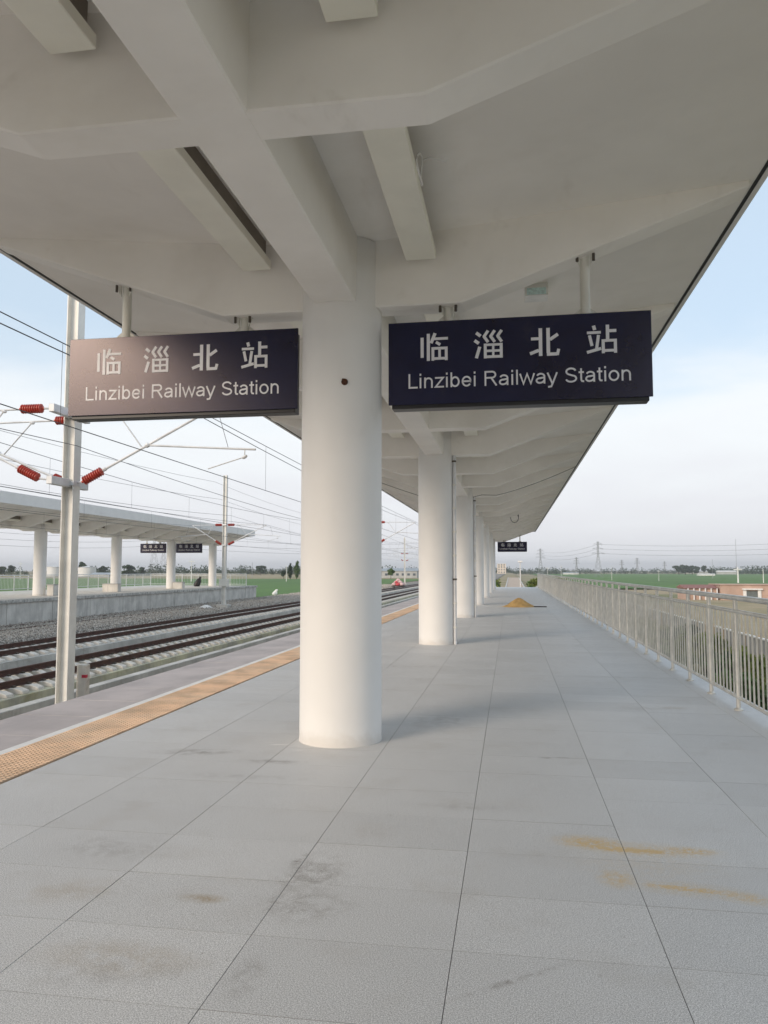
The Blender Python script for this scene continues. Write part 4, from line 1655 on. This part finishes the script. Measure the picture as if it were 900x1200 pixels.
# shrubs and weeds on the embankment right of the railing
k = 0
spots = []
for i in range(210):
    y = 4 + 66 * random.random() ** 1.2
    x = 3.9 + 9.4 * random.random()
    spots.append((x, y))
SH = [proto('shrub', s, m_) for s, m_ in ((31, 'leaf3'), (32, 'leaf2'), (33, 'leaf3'), (34, 'leaf'))]
VB, FB = [], []
nb = 0
for i, (x, y) in enumerate(spots):
    z = GL + (GR - GL) * min(1, max(0, (x - 3) / 6))
    a, b_ = SH[i % 4]
    t = thing('shrub', 'leafy green shrub on the embankment outside the right railing', 'shrub', (x, y, z), 'shrubs on the right embankment')
    s_ = random.uniform(0.5, 1.25)
    t.scale = (s_, s_, s_ * random.uniform(0.7, 1.1))
    t.rotation_euler = (0, 0, random.random() * 6.28)
    for nm, me in (('stem', a), ('foliage', b_)):
        o = bpy.data.objects.new(nm, me)
        COL.objects.link(o)
        o.parent = t
# rough grass between the shrubs: blades
n = 42000
yy = 3 + 85 * rng.random(n) ** 1.6
xx = 3.0 + 11.3 * rng.random(n)
zz = GL + (GR - GL) * np.clip((xx - 3) / 6, 0, 1)
dens = np.array([mnoise.noise((a * 0.35, b_ * 0.2, 0)) for a, b_ in zip(xx, yy)])
keep = dens > -0.12
xx, yy, zz = xx[keep], yy[keep], zz[keep]
n = len(xx)
hh = (0.12 + 0.38 * rng.random(n)) * (1 + yy / 90)
an = rng.random(n) * 6.28
w_ = 0.018 * (1 + yy / 25)
lean = rng.normal(size=(n, 2)) * 0.35
v = np.stack([np.stack([xx - np.cos(an) * w_, yy - np.sin(an) * w_, zz - 0.02], 1), np.stack([xx + np.cos(an) * w_, yy + np.sin(an) * w_, zz - 0.02], 1),
              np.stack([xx + lean[:, 0] * hh, yy + lean[:, 1] * hh, zz + hh], 1)], 1).reshape(-1, 3)
me = bpy.data.meshes.new('grass')
me.from_pydata(v.tolist(), [], np.arange(3 * n).reshape(-1, 3).tolist())
me.materials.append(M['grass'])
o = bpy.data.objects.new('grass', me)
COL.objects.link(o)
tag(o, 'rough grass and weeds on the embankment outside the right railing', 'grass', kind='stuff')

# shrubs either side of the path beyond the platform end
for i in range(46):
    side = -1 if i % 2 else 1
    y = 79 + 75 * random.random() ** 1.3
    x = (-2.4 - 3.0 * random.random()) if side < 0 else (3.4 + 4.5 * random.random())
    a, b_ = SH[i % 3]
    t = thing('shrub', 'green shrub beside the path beyond the platform end', 'shrub', (x, y, GL if x < 3 else GL - 0.3), 'shrubs beside the end path')
    s_ = random.uniform(1.3, 2.4)
    t.scale = (s_, s_, s_)
    for nm, me in (('stem', a), ('foliage', b_)):
        o = bpy.data.objects.new(nm, me)
        COL.objects.link(o)
        o.parent = t


# boundary fence at the foot of the embankment
def boundary_fence():
    x = 14.7
    t = thing('boundary_fence', 'grey concrete panel fence with pale coping below the right railing', 'fence', (x, 20, GR))
    mb = MB()
    mb.box(-0.05, 0.05, 0.06, 2.44, 0.0, 1.5)
    pm = mb.mesh('panel', M['fencegrey'], bevel=0.01)
    mb = MB()
    mb.box(-0.10, 0.10, 0.06, 2.44, 1.502, 1.60)
    cm = mb.mesh('coping', M['white'], bevel=0.01)
    mb = MB()
    mb.box(-0.12, 0.12, -0.055, 0.055, -0.2, 1.72)
    qm = mb.mesh('post', M['fencepost'], bevel=0.01)
    for k in range(110):
        y = -20 + 2.5 * k
        inst('post', qm, (x, y, GR), t)
        inst('panel', pm, (x, y, GR), t)
        inst('coping', cm, (x, y, GR), t)
    return t


boundary_fence()

# ------------------------------------------------------------------ far buildings


def house(name, label, cat, x, y, w, d, h, z, wallm, roofm, roof=0.3, wins=(), rot=0.0, roof_h=0.0):
    t = thing(name, label, cat, (x, y, z))
    mb = MB()
    mb.box(x - w / 2, x + w / 2, y - d / 2, y + d / 2, z - 0.5, z + h)
    wl = mb.build('wall', wallm, t, bevel=0.02)
    mb = MB()
    if roof_h > 0:
        mb.prism_x([(y - d / 2 - 0.4, z + h + 0.002), (y + d / 2 + 0.4, z + h + 0.002), (y, z + h + roof_h)], x - w / 2 - 0.4, x + w / 2 + 0.4)
    else:
        mb.box(x - w / 2 - roof, x + w / 2 + roof, y - d / 2 - roof, y + d / 2 + roof, z + h + 0.002, z + h + 0.25)
    mb.build('roof', roofm, t)
    for (wx_, wz, ww, wh) in wins:
        mb = MB()
        mb.box(x + wx_ - ww / 2, x + wx_ + ww / 2, y - d / 2 - 0.08, y - d / 2 + 0.1, z + wz, z + wz + wh)
        mb.build('window', M['window'], t)
    t.rotation_euler = (0, 0, rot)
    return t


# long salmon pink walled compound on the right
hx, hy = 33.2, 156
t = thing('walled_compound', 'long low salmon pink building with white framed gate beyond the railing', 'building', (hx, hy, GR))
mb = MB()
mb.box(hx + 6.2, hx + 36, hy, hy + 8, GR - 0.4, GR + 2.85)
mb.build('wall', M['pinkwall'], t, bevel=0.03)
mb = MB()
mb.box(hx + 6.0, hx + 36.2, hy - 0.2, hy + 8.2, GR + 2.852, GR + 2.98)
mb.build('roof', M['pinkwall'], t)
mb = MB()
mb.box(hx, hx + 6.0, hy + 0.8, hy + 8, GR - 0.4, GR + 2.2)
mb.build('side_wing', M['pinkwall'], t, bevel=0.03)
mb = MB()
mb.prism_x([(hy + 0.3, GR + 2.202), (hy + 8.3, GR + 2.202), (hy + 4.3, GR + 2.85)], hx - 0.3, hx + 5.98)
mb.build('wing_roof', M['redroof'], t)
for k in range(6):
    mb = MB()
    mb.box(hx + 0.3 + k * 1.05, hx + 0.48 + k * 1.05, hy + 0.15, hy + 0.45, GR - 0.4, GR + 2.2)
    mb.build('veranda_post', M['white'], t)
mb = MB()
mb.box(hx + 10.8, hx + 12.8, hy - 0.06, hy + 0.2, GR - 0.2, GR + 1.75)
g_ = mb.build('gate', M['doorgrey'], t)
mb = MB()
mb.box(hx + 10.0, hx + 13.6, hy - 0.6, hy - 0.002, GR + 1.95, GR + 2.2)
mb.build('lintel', M['white'], t, bevel=0.02)
for xx_ in (10.2, 12.82):
    mb = MB()
    mb.box(hx + xx_, hx + xx_ + 0.58, hy - 0.3, hy - 0.002, GR - 0.3, GR + 1.948)
    mb.build('gate_pillar', M['white'], t, bevel=0.02)

x, y = at_px(587.5, 900)
house('apartment_block', 'cream apartment block far beyond the platform end', 'building', x, y, 10, 9, 11.5, GL, M['cream_wall'], M['white'], 0.2,
      [(wx_, wz, 1.3, 1.4) for wx_ in (-3, 0, 3) for wz in (1.2, 4.2, 7.2, 9.6)])
x, y = at_px(470, 420)
house('grey_shed', 'long low grey industrial shed at the end of the tracks', 'building', x, y, 19, 14, 3.6, GL, M['wallgrey'], M['shed'], 0.4,
      [(wx_, 1.2, 1.4, 1.2) for wx_ in (-7, -4, -1, 2, 5, 8)], roof_h=1.6)
x, y = at_px(123, 460)
house('blue_roof_shed', 'long shed with grey blue roof right of the white tanks', 'building', x, y, 12, 10, 1.5, GL, M['wallgrey'], M['shed'], 0.4, roof_h=1.2)
x, y = at_px(850, 1050)
house('field_shed', 'pale long shed on the far side of the right hand field', 'building', x, y, 24, 10, 4.0, GR, M['wallgrey'], M['white'], 0.4, roof_h=1.5)
x, y = at_px(826, 800)
house('greenhouse', 'low white greenhouse at the far edge of the right hand field', 'greenhouse', x, y, 16, 8, 1.6, GR, M['white'], M['white'], 0.2, roof_h=0.8)
x, y = at_px(668, 1050)
house('white_shed', 'low white shed below the pylon across the field', 'building', x, y, 20, 8, 2.2, GR, M['white'], M['shed'], 0.2, roof_h=1.0)


def tank(u0, u1, D, h, label):
    x0, y0 = at_px(u0, D)
    x1, y1 = at_px(u1, D)
    c = Vector(((x0 + x1) / 2, (y0 + y1) / 2, GL))
    r = math.hypot(x1 - x0, y1 - y0) / 2
    t = thing('storage_tank', label, 'storage tank', c, 'white storage tanks')
    mb = MB()
    mb.tube(c - Vector((0, 0, 0.5)), c + Vector((0, 0, h)), r, 40)
    mb.build('shell', M['tank'], t, smooth=True)
    mb = MB()
    mb.lathe(c + Vector((0, 0, h)), c + Vector((0, 0, h + r * 0.16)), [(0, r), (0.5, r * 0.6), (1, 0.1)], 40)
    mb.build('roof', M['tank'], t, smooth=True)
    mb = MB()
    mb.tube(c + Vector((0, 0, h)), c + Vector((0, 0, h + 0.22)), r + 0.14, 40)
    mb.build('rim', M['wallgrey'], t)
    return t


tank(56.5, 74, 520, 6.2, 'leftmost white cylindrical storage tank behind the far platform')
tank(74.5, 85, 540, 5.6, 'middle white storage tank half hidden behind the near mast')
tank(93, 113, 500, 5.8, 'rightmost white storage tank right of the near mast')


# pylons and poles
def pylon(label, u, D, ztop, w=None, arms=3, group='electricity pylons'):
    x, y = at_px(u, D)
    z0 = GL if x < 0 else GR
    H = ztop - z0
    t = thing('electricity_pylon', label, 'pylon', (x, y, z0), group)
    r = H * 0.105
    thick = max(0.09, D * 0.00016)
    dx, dy = math.cos(R(YAW)), math.sin(R(YAW))
    P = lambda a, b_, z: (x + a * dx - b_ * dy, y + a * dy + b_ * dx, z0 + z)

    def wid(f):
        return r * (1 - f * 1.35) if f < 0.6 else r * 0.19
    mb = MB()
    lv = [0, 0.16, 0.30, 0.42, 0.52, 0.6, 0.68, 0.76, 0.84, 0.92, 1.0]
    for i in range(len(lv) - 1):
        f0, f1 = lv[i], lv[i + 1]
        a, b_ = wid(f0), wid(f1)
        for sx, sy in ((-1, -1), (1, -1), (1, 1), (-1, 1)):
            mb.tube(P(sx * a, sy * a, f0 * H), P(sx * b_, sy * b_, f1 * H), thick, 4, caps=False)
        for sy in (-1, 1):
            mb.tube(P(-a, sy * a, f0 * H), P(b_, sy * b_, f1 * H), thick * 0.7, 3, caps=False)
            mb.tube(P(a, sy * a, f0 * H), P(-b_, sy * b_, f1 * H), thick * 0.7, 3, caps=False)
    tag(mb.build('lattice_body', M['pylon'], t), kind='stuff')
    for k in range(arms):
        f = 0.66 + 0.13 * k
        L = H * (0.17, 0.14, 0.11)[k]
        mb = MB()
        mb.prism_y([(0, 0), (0, 0), (0, 0)], 0, 0) if False else None
        for sx in (-1, 1):
            mb.tube(P(0, 0, f * H), P(sx * L, 0, f * H + H * 0.012), thick * 1.1, 4)
            mb.tube(P(0, 0, f * H + H * 0.055), P(sx * L, 0, f * H + H * 0.012), thick * 0.8, 4)
        mb.build('crossarm', M['pylon'], t)
        for sx in (-1, 1):
            mb = MB()
            mb.tube(P(sx * L, 0, f * H + H * 0.012), P(sx * L, 0, f * H - H * 0.035), thick * 0.9, 4)
            mb.build('insulator_string', M['pylon'], t)
    return t


pylon('largest lattice pylon across the right hand field', 700.5, 650, 26.0)
pylon('second lattice pylon left of the largest one above the railing', 675, 900, 17.0)
pylon('pale lattice pylon right of the distant hanging sign', 633, 1000, 30.0)
pylon('lattice pylon seen between the two distant signs on the far platform', 181, 700, 38.0)
pylon('thinner lattice pylon right of the one between the distant signs', 192, 760, 36.0)
pylon('small hazy pylon far right of the largest one', 746, 1250, 22.0)
pylon('tiny hazy pylon between the largest pylon and the dark grove', 728, 1350, 20.0)
pylon('tiny hazy pylon left of the dark grove', 778, 1350, 17.5)


def pole(label, u, D, ztop, r=0.14, arm=0, m='white', name='utility_pole', zarm=None):
    x, y = at_px(u, D)
    z0 = GL if x < 0 else GR
    t = thing(name, label, 'pole', (x, y, z0), 'slim poles in the fields')
    mb = MB()
    mb.tube((x, y, z0 - 0.3), (x, y, ztop), r, 8, r * 0.6)
    mb.build('shaft', M[m], t)
    if arm:
        dx, dy = math.cos(R(YAW)), math.sin(R(YAW))
        za = zarm if zarm is not None else ztop - 0.8
        mb = MB()
        mb.tube((x - dx * arm, y - dy * arm, za), (x + dx * arm, y + dy * arm, za), r * 0.8, 6)
        mb.build('crossarm', M[m], t)
    return t


pole('white pole with a crossarm standing before the trees right of the grove', 863.5, 330, 3.1, 0.36, 1.7, 'white', zarm=2.0)
pole('tall hazy mast rising above the white crossarm pole', 862, 1000, 42, 0.35, 0, 'pylon', name='radio_mast')
pole('slim pole right of the dark grove', 834, 500, 9.0, 0.12, 0, 'pylon')
pole('short pale pole at the right edge of the field', 893, 330, 2.2, 0.2, 0, 'white')
pole('slim pale pole left of the largest pylon', 657, 400, 4.4, 0.10, 0.8, 'white')
pole('slim pole behind the railing left of the pylons', 641, 350, 3.4, 0.10, 0.7, 'white')
pole('slim pole in the field right of the largest pylon', 716, 420, 4.2, 0.10, 0, 'white')
pole('thin pole in the field midway to the dark grove', 771, 380, 1.9, 0.10, 0.6, 'white')
pole('slim white pole behind the far platform between third and fourth columns', 225, 260, 5.4, 0.16, 1.0, 'white')
pole('thin pole behind the far platform left of the second column', 25, 300, 5.0, 0.13, 0.9, 'white')
pole('white pole by the poplars at the green field', 336, 260, 3.4, 0.12, 0, 'white')
pole('slim pole rising over the trees right of the far platform', 296, 420, 6.0, 0.15, 0, 'pylon')

# transmission lines hung between the pylons (right side) and across the left sky


def hv_line(label, p0, p1, sag, r, n=14):
    p0, p1 = Vector(p0), Vector(p1)
    pts = []
    for k in range(n + 1):
        f = k / n
        p = p0.lerp(p1, f)
        pts.append((p.x, p.y, p.z - sag * 4 * f * (1 - f)))
    return tag(MB().path(pts, r, 4).build('transmission_line', M['wire']), label, 'power line', 'high voltage lines')


a = at_px(181, 700)
for k in range(3):
    b_ = at_px(-120, 560)
    c = at_px(520, 900)
    lv_ = ('lowest', 'middle', 'highest')[k]
    hv_line(lv_ + ' hazy power line strung left from the pylon behind the far platform', (*a, 24 + 5 * k), (*b_, 27 + 5 * k), 5, 0.10)
    hv_line(lv_ + ' hazy power line strung right from the pylon behind the far platform', (*a, 24 + 5 * k), (*c, 25 + 5 * k), 6, 0.10)
a, b_, c = at_px(700.5, 650), at_px(633, 1000), at_px(1050, 560)
for k in range(3):
    lv_ = ('lowest', 'middle', 'highest')[k]
    hv_line(lv_ + ' hazy power line strung between the two largest pylons on the right', (*a, 16 + 3.8 * k), (*b_, 18 + 4 * k), 4, 0.07)
    hv_line(lv_ + ' hazy power line strung right from the largest pylon', (*a, 16 + 3.8 * k), (*c, 19 + 4 * k), 4, 0.07)

# small white scrap lying in the green field
sx_, sy_ = -35.6, 114.0
mb = MB()
mb.lathe((sx_, sy_, GL + 0.2), (sx_ + 0.7, sy_, GL + 0.95), [(0, 0.34), (0.25, 0.42), (0.6, 0.24), (0.8, 0.14), (1, 0.04)], 9)
for i, v in enumerate(mb.v):
    mb.v[i] = tuple(np.array(v) + 0.16 * np.array(mnoise.noise_vector(Vector(v) * 2.2)))
tag(mb.build('plastic_scrap', M['white']), 'crumpled white plastic scrap at the edge of the green field', 'scrap')

# ------------------------------------------------------------------ haze
mh = bpy.data.materials.new('haze_air')
mh.use_nodes = True
t = mh.node_tree
t.nodes.clear()
out = t.nodes.new('ShaderNodeOutputMaterial')
pv = t.nodes.new('ShaderNodeVolumePrincipled')
pv.inputs['Color'].default_value = (0.93, 0.94, 0.96, 1)
pv.inputs['Density'].default_value = 0.00022
pv.inputs['Anisotropy'].default_value = 0.2
t.links.new(pv.outputs[0], out.inputs['Volume'])
HAZE = True
if HAZE:
    mb = MB()
    mb.box(-5100, 5100, -1600, 7100, GR - 1.2, 62)
    tag(mb.build('haze', mh), kind='stuff')
SC.cycles.volume_bounces = 0
SC.cycles.max_bounces = 8
SC.cycles.diffuse_bounces = 5
SC.cycles.use_denoising = True
